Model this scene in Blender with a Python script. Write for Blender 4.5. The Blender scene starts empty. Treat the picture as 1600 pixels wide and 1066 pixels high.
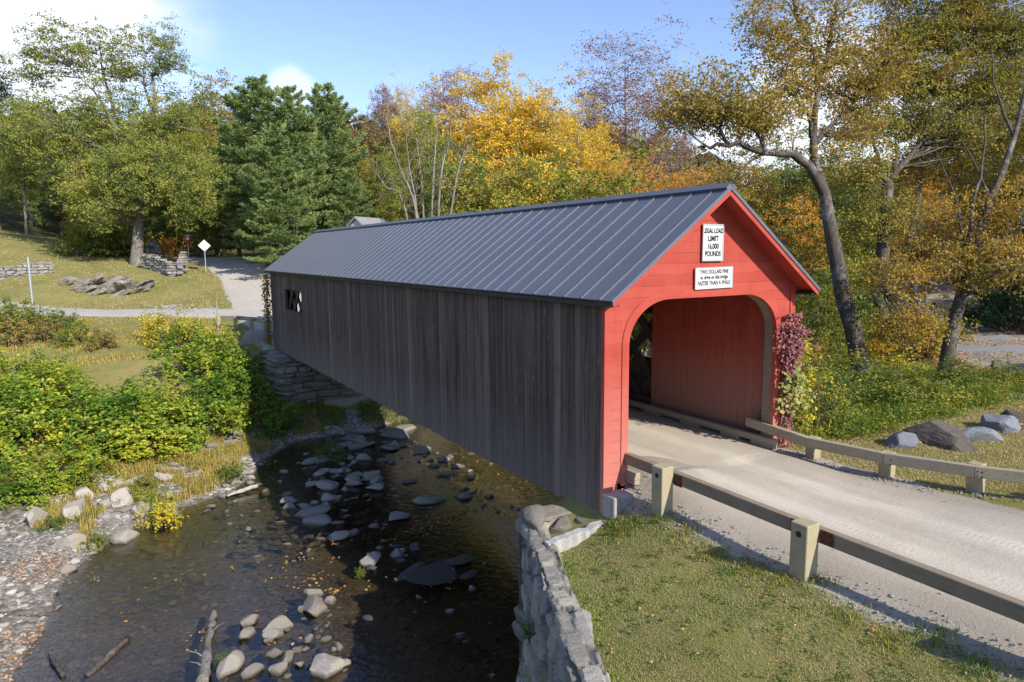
import bpy, bmesh, math, random
import numpy as np
from mathutils import Vector, Matrix
rng = np.random.default_rng(7)
random.seed(7)
scene = bpy.context.scene
COL = scene.collection
PI = math.pi
# ------------------------------------------------------------------ camera maths (used to read positions off the photo as ray + real distance)
CAM = np.array([-11.71, -10.89, 4.93]); PITCH, YAW, ROLL, FPX = 0.13, 0.54, -0.009, 1067.0
_F = np.array([math.sin(YAW)*math.cos(PITCH), math.cos(YAW)*math.cos(PITCH), -math.sin(PITCH)])
_R = np.array([math.cos(YAW), -math.sin(YAW), 0.0]); _U = np.cross(_R, _F)
CR = _R*math.cos(ROLL)+_U*math.sin(ROLL); CU = _U*math.cos(ROLL)-_R*math.sin(ROLL)
def ray(px, py): return _F + CR*(px-800)/FPX - CU*(py-533)/FPX
def at(px, py, d): return CAM + ray(px, py)*d
def on_z(px, py, z):
    r = ray(px, py); return CAM + r*(z-CAM[2])/r[2]
# ------------------------------------------------------------------ object helpers
def tag(o, label=None, cat=None, group=None, kind=None):
    if label: o['label'] = label
    if cat: o['category'] = cat
    if group: o['group'] = group
    if kind: o['kind'] = kind
    return o
def empty(name, loc=(0, 0, 0), label=None, cat=None, group=None):
    o = bpy.data.objects.new(name, None); o.empty_display_size = .2; COL.objects.link(o); o.location = loc
    return tag(o, label, cat, group)
def link(name, me, mat=None, parent=None, loc=None, smooth=False):
    o = bpy.data.objects.new(name, me); COL.objects.link(o)
    if mat is not None and not me.materials:
        for m in (mat if isinstance(mat, (list, tuple)) else [mat]): me.materials.append(m)
    if parent is not None: o.parent = parent
    if loc is not None: o.location = loc
    if smooth and len(me.polygons): me.polygons.foreach_set('use_smooth', np.ones(len(me.polygons), dtype=bool))
    return o
def fast_mesh(name, V, Fa):
    """V (n,3), Fa (m,k) array, all faces with k corners"""
    V = np.asarray(V, dtype=np.float32); Fa = np.asarray(Fa, dtype=np.int32); k = Fa.shape[1]
    me = bpy.data.meshes.new(name)
    me.vertices.add(len(V)); me.vertices.foreach_set('co', V.ravel())
    me.loops.add(Fa.size); me.loops.foreach_set('vertex_index', Fa.ravel())
    me.polygons.add(len(Fa)); me.polygons.foreach_set('loop_start', np.arange(0, Fa.size, k, dtype=np.int32))
    me.polygons.foreach_set('use_smooth', np.zeros(len(Fa), dtype=bool)); me.update(calc_edges=True); me.validate()
    return me
class MB:
    def __init__(s): s.v = []; s.f = []; s.mi = []
    def add(s, vs, fs, mi=0):
        b = len(s.v); s.v += [tuple(map(float, p)) for p in vs]
        for f in fs: s.f.append(tuple(b+i for i in f)); s.mi.append(mi)
    def box(s, x0, x1, y0, y1, z0, z1, mi=0):
        s.add([(x0,y0,z0),(x1,y0,z0),(x1,y1,z0),(x0,y1,z0),(x0,y0,z1),(x1,y0,z1),(x1,y1,z1),(x0,y1,z1)],
              [(0,3,2,1),(4,5,6,7),(0,1,5,4),(1,2,6,5),(2,3,7,6),(3,0,4,7)], mi)
    def bar(s, a, b, w, h, up=(0,0,1), mi=0):
        a = Vector(a); b = Vector(b); d = (b-a).normalized(); u = Vector(up)
        r = d.cross(u).normalized(); u = r.cross(d).normalized()
        vs = []
        for p in (a, b):
            for sx, sz in ((-1,-1),(1,-1),(1,1),(-1,1)): vs.append(p + r*(sx*w/2) + u*(sz*h/2))
        s.add(vs, [(0,1,2,3),(7,6,5,4),(0,4,5,1),(1,5,6,2),(2,6,7,3),(3,7,4,0)], mi)
    def tube(s, pts, rad, n=6, mi=0, cap=True):
        pts = [Vector(p) for p in pts]; m = len(pts)
        if m < 2: return
        vs = []; prev = None
        for i, p in enumerate(pts):
            d = (pts[min(i+1, m-1)]-pts[max(i-1, 0)])
            d = d.normalized() if d.length > 1e-9 else Vector((0,0,1))
            if prev is None:
                r = d.cross(Vector((0.3,0.9,0.1)));
                if r.length < 1e-3: r = d.cross(Vector((1,0,0)))
            else: r = prev - d*prev.dot(d)
            r.normalize(); prev = r; u = d.cross(r); R = rad[i] if hasattr(rad, '__len__') else rad
            for k in range(n):
                a = 2*PI*k/n; vs.append(p + (r*math.cos(a)+u*math.sin(a))*R)
        fs = [(i*n+k, i*n+(k+1) % n, (i+1)*n+(k+1) % n, (i+1)*n+k) for i in range(m-1) for k in range(n)]
        if cap: fs += [tuple(range(n))[::-1], tuple((m-1)*n+k for k in range(n))]
        s.add(vs, fs, mi)
    def prism(s, poly, axis, a0, a1, mi=0):
        """poly of 2-D points in the two other axes, extruded along axis"""
        n = len(poly); vs = []
        for a in (a0, a1):
            for (p, q) in poly: vs.append({0:(a,p,q), 1:(p,a,q), 2:(p,q,a)}[axis])
        fs = [tuple(range(n))[::-1], tuple(range(n, 2*n))] + [(i, (i+1) % n, n+(i+1) % n, n+i) for i in range(n)]
        s.add(vs, fs, mi)
    def mesh(s, name):
        me = bpy.data.meshes.new(name); me.from_pydata(s.v, [], s.f)
        if any(s.mi): me.polygons.foreach_set('material_index', s.mi)
        me.validate(); me.update(); return me
    def build(s, name, mat, parent=None, smooth=False, bevel=0, loc=None, fix=True):
        me = s.mesh(name)
        if fix or bevel:
            bm = bmesh.new(); bm.from_mesh(me)
            bmesh.ops.recalc_face_normals(bm, faces=bm.faces)
            if bevel:
                es = [e for e in bm.edges if len(e.link_faces) == 2 and e.calc_face_angle(0) > .6]
                bmesh.ops.bevel(bm, geom=es, offset=bevel, segments=1, affect='EDGES', clamp_overlap=True)
            bm.to_mesh(me); bm.free()
        return link(name, me, mat, parent, loc, smooth)
# ------------------------------------------------------------------ numpy noise
def _hash(i, j, s=0):
    h = (i.astype(np.int64)*374761393 + j.astype(np.int64)*668265263 + s*1442695041) & 0xffffffff
    h = ((h ^ (h >> 13))*1274126177) & 0xffffffff
    return ((h ^ (h >> 16)) & 0xffff)/65535.0
def vn(x, y, s=0):
    x = np.asarray(x, float); y = np.asarray(y, float)
    i = np.floor(x); j = np.floor(y); u = x-i; v = y-j
    u = u*u*(3-2*u); v = v*v*(3-2*v)
    a = _hash(i, j, s); b = _hash(i+1, j, s); c = _hash(i, j+1, s); d = _hash(i+1, j+1, s)
    return (a*(1-u)+b*u)*(1-v)+(c*(1-u)+d*u)*v
def fbm(x, y, s=0, o=4):
    r = 0; a = .5; t = 0
    for k in range(o): r = r+a*vn(np.asarray(x)*2**k, np.asarray(y)*2**k, s+k); t += a; a *= .5
    return r/t - .5
def sstep(a, b, x):
    t = np.clip((x-a)/(b-a), 0, 1); return t*t*(3-2*t)
# ------------------------------------------------------------------ materials
class NT:
    def __init__(s, name):
        s.m = bpy.data.materials.new(name); s.m.use_nodes = True; s.t = s.m.node_tree; s.t.nodes.clear()
        s.out = s.n('ShaderNodeOutputMaterial')
    def n(s, typ, **kw):
        nd = s.t.nodes.new(typ)
        for k, v in kw.items():
            if k.startswith('i_'):
                key = k[2:].replace('_', ' '); nd.inputs[key].default_value = v
            else: setattr(nd, k, v)
        return nd
    def l(s, a, b): s.t.links.new(a, b)
    def geo(s): return s.n('ShaderNodeNewGeometry')
    def pos(s, obj=True):
        tc = s.n('ShaderNodeTexCoord'); return tc.outputs['Object' if obj else 'Generated']
    def map(s, vec, scale=(1,1,1), rot=(0,0,0), loc=(0,0,0)):
        m = s.n('ShaderNodeMapping'); m.inputs['Scale'].default_value = scale; m.inputs['Rotation'].default_value = rot
        m.inputs['Location'].default_value = loc; s.l(vec, m.inputs['Vector']); return m.outputs[0]
    def noise(s, vec, scale=5, detail=4, rough=.6, dist=0):
        nd = s.n('ShaderNodeTexNoise'); nd.inputs['Scale'].default_value = scale; nd.inputs['Detail'].default_value = detail
        nd.inputs['Roughness'].default_value = rough; nd.inputs['Distortion'].default_value = dist
        s.l(vec, nd.inputs['Vector']); return nd.outputs['Fac']
    def ramp(s, fac, stops, interp='LINEAR'):
        r = s.n('ShaderNodeValToRGB'); r.color_ramp.interpolation = interp; e = r.color_ramp.elements
        while len(e) < len(stops): e.new(.5)
        for el, (p, c) in zip(e, stops):
            el.position = p; el.color = (*c, 1) if len(c) == 3 else c
        s.l(fac, r.inputs[0]); return r.outputs[0]
    def vramp(s, fac, p0, v0, p1, v1):
        m = s.n('ShaderNodeMapRange'); m.inputs[1].default_value = p0; m.inputs[2].default_value = p1
        m.inputs[3].default_value = v0; m.inputs[4].default_value = v1; s.l(fac, m.inputs[0]); return m.outputs[0]
    def mix(s, fac, a, b, mode='MIX'):
        m = s.n('ShaderNodeMix', data_type='RGBA', blend_type=mode)
        for key, v in ((0, fac), (6, a), (7, b)):
            if isinstance(v, (int, float)): m.inputs[key].default_value = v
            elif isinstance(v, (tuple, list)): m.inputs[key].default_value = (*v, 1) if len(v) == 3 else v
            else: s.l(v, m.inputs[key])
        return m.outputs[2]
    def math(s, op, a, b=0.0, clamp=False):
        m = s.n('ShaderNodeMath', operation=op, use_clamp=clamp)
        for k, v in ((0, a), (1, b)):
            if isinstance(v, (int, float)): m.inputs[k].default_value = v
            else: s.l(v, m.inputs[k])
        return m.outputs[0]
    def bump(s, h, strength=.5, dist=.02, normal=None):
        b = s.n('ShaderNodeBump'); b.inputs['Strength'].default_value = strength; b.inputs['Distance'].default_value = dist
        s.l(h, b.inputs['Height'])
        if normal is not None: s.l(normal, b.inputs['Normal'])
        return b.outputs[0]
    def principled(s, color, rough=.8, normal=None, spec=.3, metal=0.0):
        p = s.n('ShaderNodeBsdfPrincipled')
        for key, v in (('Base Color', color), ('Roughness', rough), ('Metallic', metal), ('Specular IOR Level', spec)):
            if isinstance(v, (int, float)): p.inputs[key].default_value = v
            elif isinstance(v, (tuple, list)): p.inputs[key].default_value = (*v, 1)
            else: s.l(v, p.inputs[key])
        if normal is not None: s.l(normal, p.inputs['Normal'])
        s.l(p.outputs[0], s.out.inputs[0]); return p
def simple(name, color, rough=.6, spec=.3, metal=0, nscale=12, namp=.15, bump=.1):
    t = NT(name); v = t.pos(); f = t.noise(v, nscale, 5, .65)
    c = t.mix(f, tuple(x*(1-namp) for x in color), tuple(min(1, x*(1+namp)) for x in color))
    t.principled(c, rough, t.bump(f, bump, .01) if bump else None, spec, metal); return t.m
def leaf_mat(name, cols, transl=.35, scale=.35, rough=.55):
    """cols: list of 3-4 colours spread over leaves by island and by clump"""
    cols = [tuple(min(.85, x*1.25) for x in c) for c in cols]
    t = NT(name); g = t.geo(); v = t.pos()
    big = t.noise(v, scale, 2, .5)
    f = t.math('ADD', t.math('MULTIPLY', g.outputs['Random Per Island'], .45), t.math('MULTIPLY', t.vramp(big, .28, 0, .72, 1), .55))
    c = t.ramp(f, [(i/(len(cols)-1)*.8+.1, col) for i, col in enumerate(cols)])
    d = t.n('ShaderNodeBsdfPrincipled'); d.inputs['Roughness'].default_value = rough; d.inputs['Specular IOR Level'].default_value = .25
    t.l(c, d.inputs['Base Color'])
    tr = t.n('ShaderNodeBsdfTranslucent'); t.l(t.mix(1.0, c, (1.0, 1.0, .75), 'MULTIPLY'), tr.inputs[0])
    ms = t.n('ShaderNodeMixShader'); ms.inputs[0].default_value = transl
    t.l(d.outputs[0], ms.inputs[1]); t.l(tr.outputs[0], ms.inputs[2]); t.l(ms.outputs[0], t.out.inputs[0]); return t.m
def bark_mat(name, c0, c1, scale=6, lichen=None):
    t = NT(name); v = t.pos(); w = t.map(v, (scale*2.2, scale*2.2, scale*.35)); f = t.noise(w, 1.0, 5, .7, .3)
    c = t.ramp(f, [(.3, c0), (.7, c1)])
    if lichen: c = t.mix(t.vramp(t.noise(v, 1.3, 4, .7), .52, 0, .66, .75), c, lichen)
    t.principled(c, .95, t.bump(f, .9, .03), .1); return t.m
M = {}
def wood_siding():
    t = NT('weathered_board'); g = t.geo(); v = t.pos(); r = g.outputs['Random Per Island']
    sh = t.n('ShaderNodeCombineXYZ'); t.l(t.math('MULTIPLY', r, 37.0), sh.inputs[0]); t.l(t.math('MULTIPLY', r, 91.0), sh.inputs[1]); t.l(t.math('MULTIPLY', r, 53.0), sh.inputs[2])
    va = t.n('ShaderNodeVectorMath', operation='ADD'); t.l(v, va.inputs[0]); t.l(sh.outputs[0], va.inputs[1]); u = va.outputs[0]
    wide = t.noise(t.map(u, (7, 7, .22)), 1.0, 4, .6, .3); grain = t.noise(t.map(u, (22, 22, .5)), 1.0, 5, .7, .3); fine = t.noise(t.map(u, (48, 48, 1.1)), 1.0, 3, .7)
    blot = t.noise(u, 1.0, 4, .65)
    c = t.ramp(r, [(0, (.076, .053, .043)), (.4, (.103, .075, .062)), (.85, (.132, .099, .083)), (.95, (.18, .138, .118)), (1, (.31, .25, .215))])
    c = t.mix(t.vramp(wide, .42, 0, .72, .75), c, (.175, .138, .12)); c = t.mix(t.vramp(wide, .30, .7, .46, 0), c, (.05, .036, .03))
    c = t.mix(t.vramp(grain, .52, 0, .74, .65), c, (.22, .178, .157)); c = t.mix(t.vramp(grain, .32, .75, .46, 0), c, (.036, .028, .025))
    c = t.mix(t.vramp(blot, .5, 0, .75, .45), c, (.038, .028, .026))
    fl = t.noise(t.map(v, (15, 15, 3.2)), 1.0, 3, .75); c = t.mix(t.vramp(fl, .64, 0, .72, .75), c, (.36, .31, .28))
    sep = t.n('ShaderNodeSeparateXYZ'); t.l(v, sep.inputs[0])
    e = t.math('ADD', sep.outputs[2], t.math('MULTIPLY', grain, 1.6)); c = t.mix(t.vramp(e, .2, .55, 1.9, 0), c, (.205, .172, .155))
    t.principled(c, .9, t.bump(t.math('ADD', grain, t.math('MULTIPLY', fine, .4)), .8, .008), .12); return t.m
M['siding'] = wood_siding()
def red_paint(name, horizontal=True, dusty=0.0, boards=True):
    t = NT(name); v = t.pos(); sep = t.n('ShaderNodeSeparateXYZ'); t.l(v, sep.inputs[0])
    ax = sep.outputs[2] if horizontal else sep.outputs[1]
    w = .232 if horizontal else .26
    q = t.math('DIVIDE', ax, w); row = t.math('FLOOR', q); fr = t.math('FRACT', q)
    wn = t.n('ShaderNodeTexWhiteNoise', noise_dimensions='1D'); t.l(row, wn.inputs['W'])
    gr = t.noise(t.map(v, (2.0, 2.0, 26) if horizontal else (16, 26, 1.2)), 1.5, 5, .7)
    bl = t.noise(v, 1.7, 4, .6)
    c = t.mix(wn.outputs['Value'], (.35, .054, .035), (.40, .068, .045))
    c = t.mix(t.vramp(gr, .5, 0, .8, .35), c, (.46, .082, .06))
    c = t.mix(t.vramp(bl, .42, 0, .75, .45), c, (.275, .024, .017))
    # paint worn thin near the ground
    e = t.math('ADD', sep.outputs[2], t.math('MULTIPLY', gr, -1.6))
    c = t.mix(t.vramp(e, -1.4, .9, 1.9, 0), c, (.50, .20, .16) if not dusty else (.32, .17, .13))
    if dusty:
        c = t.mix(t.vramp(sep.outputs[2], .1, .75, 2.2, 0), c, (.22, .145, .115))
    groove = t.math('LESS_THAN', fr, .035)
    if horizontal and boards:
        bx = t.math('ADD', t.math('DIVIDE', sep.outputs[0], 5.2), t.math('MULTIPLY', wn.outputs['Value'], 7.3)); groove = t.math('MAXIMUM', groove, t.math('LESS_THAN', t.math('FRACT', bx), .002))
        dr = t.noise(t.map(v, (9, 9, .5)), 1.0, 4, .65); c = t.mix(t.vramp(dr, .56, 0, .75, .4), c, (.24, .026, .02)); c = t.mix(t.vramp(dr, .42, .35, .28, 0) if False else t.vramp(dr, .26, .4, .42, 0), c, (.52, .12, .09))
    if not boards: groove = t.math('LESS_THAN', fr, -1.0)
    on = t.math('MULTIPLY', groove, t.vramp(t.noise(t.map(v, (.7, .7, 3)), 1, 2), .38, .15, .6, 1.0))
    c = t.mix(t.math('MULTIPLY', on, .75), c, (.11, .012, .01))
    h = t.math('SUBTRACT', t.math('MULTIPLY', gr, .25), on)
    t.principled(c, .62, t.bump(h, .6, .006), .3); return t.m
M['red_h'] = red_paint('red_painted_boards')
M['red_v'] = red_paint('red_painted_inner_boards', False, 1.0)
M['red'] = red_paint('red_trim_paint', True, 0.0, False)
def metal_roof():
    t = NT('slate_blue_roof_metal'); v = t.pos(); f = t.noise(v, .6, 4, .6); q = t.noise(v, 9, 4, .6)
    c = t.mix(f, (.112, .122, .150), (.135, .146, .174)); c = t.mix(t.vramp(q, .45, 0, .8, .25), c, (.16, .168, .19))
    st = t.noise(t.map(v, (.5, 5, .5)), 1.2, 4, .65); c = t.mix(t.vramp(st, .45, 0, .75, .3), c, (.17, .175, .19)); c = t.mix(t.vramp(st, .4, .3, .25, 0) if False else t.vramp(st, .25, .3, .42, 0), c, (.075, .082, .10))
    t.principled(c, t.vramp(q, .2, .38, .8, .52), t.bump(f, .35, .06), .5, .25); return t.m
M['roof'] = metal_roof()
M['roof_dark'] = simple('dark_roof_trim', (.04, .045, .058), .45, .4, .2, 5, .2, .05)
def timber(name, c0, c1, scale=1.0, dark=.0):
    t = NT(name); v = t.pos(); g = t.geo()
    gr = t.noise(t.map(v, (18*scale, 2.2*scale, 18*scale)), 1.3, 6, .75, .6); bl = t.noise(v, 2.3, 4, .6)
    c = t.mix(gr, c0, c1); c = t.mix(t.vramp(bl, .5, 0, .8, .4), c, tuple(x*.55 for x in c0))
    ck = t.noise(t.map(v, (40, 1.2, 40)), 1.0, 2, .5); c = t.mix(t.vramp(ck, .33, .7, .27, 0) if False else t.vramp(ck, .26, .75, .34, 0), c, tuple(x*.3 for x in c0))
    t.principled(c, .85, t.bump(gr, .5, .006), .2); return t.m
M['timber'] = timber('weathered_rail_timber', (.24, .20, .135), (.42, .36, .26))
M['timber_brown'] = timber('brown_rail_timber', (.17, .13, .09), (.30, .245, .175))
M['timber_post'] = timber('treated_post_timber', (.26, .22, .135), (.42, .365, .24), .8)
M['timber_dark'] = timber('dark_truss_timber', (.035, .03, .026), (.09, .078, .066))
M['timber_pale'] = timber('pale_brace_timber', (.30, .22, .13), (.42, .33, .21))
M['deck'] = None
M['black'] = simple('black_iron', (.012, .012, .013), .5, .4)
M['rust'] = simple('rusty_plate', (.105, .042, .026), .8, .2, 0, 30, .5, .2)
M['galv'] = simple('galvanised_steel', (.42, .44, .46), .45, .5, .6, 20, .12, .05)
M['white_metal'] = simple('white_sign_face', (.56, .56, .54), .45, .4, 0, 6, .05, 0)
M['grey_metal'] = simple('grey_sign_frame', (.45, .46, .48), .45, .4, .4, 6, .1, 0)
M['sign_black'] = simple('sign_lettering_black', (.02, .02, .022), .6, .2, 0, 6, .1, 0)
M['sign_red'] = simple('sign_red', (.55, .03, .03), .5, .3, 0, 6, .1, 0)
M['sign_green'] = simple('sign_green', (.02, .16, .13), .5, .3, 0, 6, .1, 0)
def concrete(name, c0, c1, stain=(.12, .11, .095)):
    t = NT(name); v = t.pos(); a = t.noise(v, 3, 6, .7); b = t.noise(v, 24, 4, .7)
    c = t.mix(a, c0, c1); c = t.mix(t.vramp(b, .52, 0, .75, .6), c, stain)
    c = t.mix(t.vramp(t.noise(t.map(v, (5, 5, .8)), 1.2, 4, .6), .5, 0, .72, .55), c, stain)
    t.principled(c, .92, t.bump(t.math('ADD', a, t.math('MULTIPLY', b, .4)), .7, .02), .15); return t.m
M['concrete'] = concrete('weathered_concrete', (.29, .27, .24), (.40, .38, .35), (.19, .17, .15))
M['white_stone'] = concrete('pale_coping_stone', (.33, .32, .30), (.45, .44, .42), (.2, .19, .17))
def stone(name, c0, c1, c2, scale=1.0, moss=0.0, bumpd=.03, joint=False, wet=False):
    t = NT(name); v = t.pos(); g = t.geo(); r = g.outputs['Random Per Island']
    oi = t.n('ShaderNodeObjectInfo').outputs['Random']
    rr = t.math('FRACT', t.math('ADD', r, oi))
    a = t.noise(v, 2.2*scale, 6, .7); b = t.noise(v, 14*scale, 5, .75); lay = t.noise(t.map(v, (1.2, 1.2, 7), (.35, .2, 0)), 2*scale, 4, .6)
    c = t.mix(rr, c0, c1); c = t.mix(t.vramp(a, .4, 0, .75, .8), c, c2); c = t.mix(t.vramp(b, .55, 0, .75, .55), c, tuple(x*.42 for x in c0))
    c = t.mix(t.vramp(lay, .55, 0, .75, .35), c, tuple(min(1, x*1.5) for x in c1))
    if moss: c = t.mix(t.vramp(t.noise(v, 1.4*scale, 5, .7), .6, 0, .7, moss), c, (.075, .085, .03))
    if joint:      # mortar between the stones, each stone its own tone
        tn = t.n('ShaderNodeAttribute', attribute_name='tone').outputs['Fac']; jn = t.n('ShaderNodeAttribute', attribute_name='joint').outputs['Fac']
        c = t.mix(1.0, c, t.ramp(tn, [(0, (.62, .60, .58)), (.6, (1, 1, .98)), (1, (1.25, 1.2, 1.1))]), 'MULTIPLY'); c = t.mix(t.math('MULTIPLY', jn, .8), c, t.mix(b, (.07, .062, .05), (.15, .14, .12)))
    if wet:        # stream stones are dark below the splash line
        wz = t.n('ShaderNodeSeparateXYZ'); t.l(g.outputs['Position'], wz.inputs[0]); zz = t.math('ADD', wz.outputs[2], t.math('MULTIPLY', t.math('SUBTRACT', a, .5), .12))
        c = t.mix(t.vramp(zz, -4.78, 1, -4.70, 0), c, t.mix(1.0, c, (.36, .33, .28), 'MULTIPLY'))
    h = t.math('ADD', t.math('ADD', a, t.math('MULTIPLY', b, .5)), t.math('MULTIPLY', lay, .5))
    t.principled(c, .88, t.bump(h, .9, bumpd), .25); return t.m
M['wallstone'] = stone('rubble_wall_stone', (.21, .195, .17), (.32, .30, .265), (.37, .35, .31), 1.0, .25, .05, True)
M['abutstone'] = stone('abutment_stone', (.20, .17, .13), (.29, .25, .195), (.16, .15, .14), .8, .4, .05)
M['fieldstone'] = stone('field_wall_stone', (.22, .205, .185), (.36, .34, .305), (.16, .15, .14), .8, .1, .04)
M['riverstone'] = stone('river_stone', (.19, .17, .145), (.32, .295, .26), (.22, .195, .16), 1.6, 0, .02, False, True)
M['cobble'] = stone('pale_cobble', (.24, .22, .195), (.46, .43, .39), (.30, .27, .23), 3.0, 0, .01, False, True)
M['shorerock'] = stone('shore_rock', (.27, .235, .195), (.42, .385, .34), (.33, .30, .26), 1.3, .12, .03, False, True)
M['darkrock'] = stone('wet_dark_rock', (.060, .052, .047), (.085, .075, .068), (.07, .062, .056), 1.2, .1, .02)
M['ledge'] = stone('ledge_rock', (.19, .165, .135), (.29, .265, .23), (.14, .125, .11), .7, .2, .06)
M['boulder'] = stone('blue_grey_boulder', (.10, .108, .125), (.22, .23, .25), (.17, .17, .18), 1.0, .05, .03)
M['brownrock'] = stone('brown_boulder', (.075, .058, .046), (.12, .098, .082), (.09, .08, .07), 1.0, .15, .04)
M['bark'] = bark_mat('grey_bark', (.09, .078, .066), (.26, .235, .205), 6, (.36, .36, .33))
M['bark_dark'] = bark_mat('dark_bark', (.045, .037, .03), (.13, .11, .092), 6, (.26, .25, .23))
M['bark_pale'] = bark_mat('pale_bark', (.28, .255, .22), (.48, .45, .40), 3)
M['bark_mid'] = bark_mat('mid_bark', (.17, .15, .125), (.31, .28, .24), 4)
M['bark_pine'] = bark_mat('pine_bark', (.10, .085, .075), (.22, .19, .17), 6)
M['stem'] = bark_mat('shrub_stem', (.07, .055, .035), (.16, .12, .075), 8)
L = {
 'yellowgreen': leaf_mat('leaf_yellow_green', [(.09,.13,.02),(.17,.20,.03),(.27,.26,.04),(.40,.30,.04)]),
 'maplegreen': leaf_mat('leaf_maple_green', [(.10,.14,.03),(.165,.205,.042),(.255,.265,.055),(.40,.33,.06)]),
 'green': leaf_mat('leaf_green', [(.05,.09,.02),(.085,.14,.027),(.14,.19,.038),(.21,.23,.05)]),
 'darkgreen': leaf_mat('leaf_dark_green', [(.018,.042,.018),(.03,.062,.024),(.05,.085,.03)]),
 'gold': leaf_mat('leaf_gold', [(.34,.27,.04),(.56,.40,.05),(.66,.47,.065),(.56,.34,.04)], .4),
 'yellow': leaf_mat('leaf_yellow', [(.26,.24,.04),(.50,.36,.045),(.60,.44,.07),(.66,.42,.05)], .4),
 'oldgold': leaf_mat('leaf_old_gold', [(.12,.125,.03),(.25,.185,.035),(.43,.26,.04),(.26,.18,.04)]),
 'olive': leaf_mat('leaf_olive_brown', [(.12,.13,.03),(.19,.185,.04),(.29,.235,.05),(.38,.25,.055)]),
 'oliveorange': leaf_mat('leaf_olive_orange', [(.15,.145,.03),(.26,.21,.04),(.42,.27,.05),(.21,.19,.035)]),
 'orange': leaf_mat('leaf_orange', [(.35,.17,.03),(.52,.25,.035),(.56,.33,.05),(.30,.2,.04)]),
 'brown': leaf_mat('leaf_brown', [(.13,.11,.045),(.2,.155,.06),(.26,.19,.08),(.17,.15,.05)]),
 'purple': leaf_mat('leaf_purple_brown', [(.19,.125,.12),(.28,.18,.165),(.30,.17,.13),(.36,.24,.2)]),
 'pine': leaf_mat('needle_pine', [(.10,.16,.06),(.17,.235,.085),(.25,.31,.11),(.34,.38,.13)], .32, .4),
 'knot': leaf_mat('leaf_knotweed', [(.09,.17,.025),(.18,.26,.03),(.34,.37,.04),(.56,.49,.05)], .42, .55),
 'knotgreen': leaf_mat('leaf_knotweed_green', [(.05,.115,.016),(.09,.18,.022),(.16,.25,.03),(.36,.37,.04)], .42, .5),
 'shrubgold': leaf_mat('leaf_shrub_gold', [(.14,.20,.03),(.40,.36,.035),(.62,.5,.04),(.66,.42,.03)], .42, .8),
 'rust': leaf_mat('leaf_rust', [(.13,.16,.035),(.20,.19,.05),(.30,.16,.065),(.22,.22,.05)], .35, 1.4),
 'vine': leaf_mat('leaf_creeper', [(.12,.035,.045),(.20,.07,.075),(.28,.13,.13),(.15,.045,.05)], .3, 1.2),
 'vinegreen': leaf_mat('leaf_creeper_green', [(.08,.13,.03),(.2,.24,.06),(.36,.32,.12),(.40,.22,.1)], .35, 1.5),
 'weed': leaf_mat('leaf_weed', [(.06,.12,.02),(.12,.18,.025),(.24,.24,.035),(.36,.28,.05)], .4, .9),
 'sedge': leaf_mat('leaf_sedge', [(.19,.19,.04),(.36,.29,.07),(.44,.34,.11),(.28,.26,.06)], .35, .8),
 'grass': leaf_mat('leaf_lawn', [(.36,.29,.14),(.44,.36,.18),(.30,.265,.11),(.38,.27,.13)], .3, .55),
 'greengrass': leaf_mat('leaf_green_lawn', [(.17,.24,.05),(.25,.30,.075),(.33,.34,.11),(.21,.27,.05)], .3, .55),
 'litter': leaf_mat('leaf_litter', [(.30,.13,.05),(.42,.2,.07),(.36,.24,.13),(.5,.33,.12)], .2, 3.),
 'litterpale': leaf_mat('leaf_litter_pale', [(.42,.24,.12),(.5,.32,.2),(.34,.18,.09),(.56,.42,.28)], .2, 3.),
 'floatleaf': leaf_mat('leaf_floating', [(.30,.15,.03),(.42,.23,.05),(.24,.13,.06),(.36,.26,.11)], .2, 3.),
}
# ------------------------------------------------------------------ terrain
WL = -4.8                                              # water level of the stream (bridge road = 0)
NEAR = np.array([(-400,-330),(-60,-46),(-20,-22),(-11,-12.4),(-7.9,-6.7),(-4.1,1.55),(3.6,1.7),(5,3.2),(9,6.5),(15,10),(25,15.5),(50,29),(110,75),(420,330)], float)
FAR = np.array([(-400,-120),(-60,-12),(-26,2),(-18,4.5),(-14.1,7.2),(-13.5,10),(-13.2,13),(-12,15.3),(-10.4,17.2),(-8.5,17.8),(-7.2,19),(-5.4,22.4),(-3.6,24.6),(-1,24.6),(1,25),(3.4,26),(15,30),(30,37),(60,55),(110,100),(420,370)], float)
def sdist(P, poly):
    """signed distance to an open polyline, positive on its left"""
    best = np.full(len(P), 1e9); sg = np.zeros(len(P))
    for a, b in zip(poly[:-1], poly[1:]):
        d = b-a; t = np.clip(((P-a)@d)/(d@d), 0, 1); q = P-(a+t[:, None]*d); r = np.hypot(q[:, 0], q[:, 1])
        s = np.sign(d[0]*(P[:, 1]-a[1])-d[1]*(P[:, 0]-a[0])); m = r < best-1e-9
        best = np.where(m, r, best); sg = np.where(m, s, sg)
    return best*np.where(sg == 0, 1, sg)
class RBF:
    def __init__(s, pts, c=3.0):
        p = np.array(pts, float); s.p = p[:, :2]; s.c = c; n = len(p)
        A = np.zeros((n+3, n+3)); A[:n, :n] = s.k(s.p, s.p)
        A[:n, n] = 1; A[:n, n+1:] = s.p; A[n, :n] = 1; A[n+1:, :n] = s.p.T
        A[:n, :n] -= np.eye(n)*.02
        s.w = np.linalg.solve(A, np.r_[p[:, 2], 0, 0, 0])
    def k(s, a, b): return np.sqrt(((a[:, None]-b[None])**2).sum(-1)+s.c**2)
    def __call__(s, q):
        out = np.empty(len(q))
        for i in range(0, len(q), 20000):
            b = q[i:i+20000]; out[i:i+20000] = s.k(b, s.p)@s.w[:-3]+s.w[-3]+b@s.w[-2:]
        return out
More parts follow.
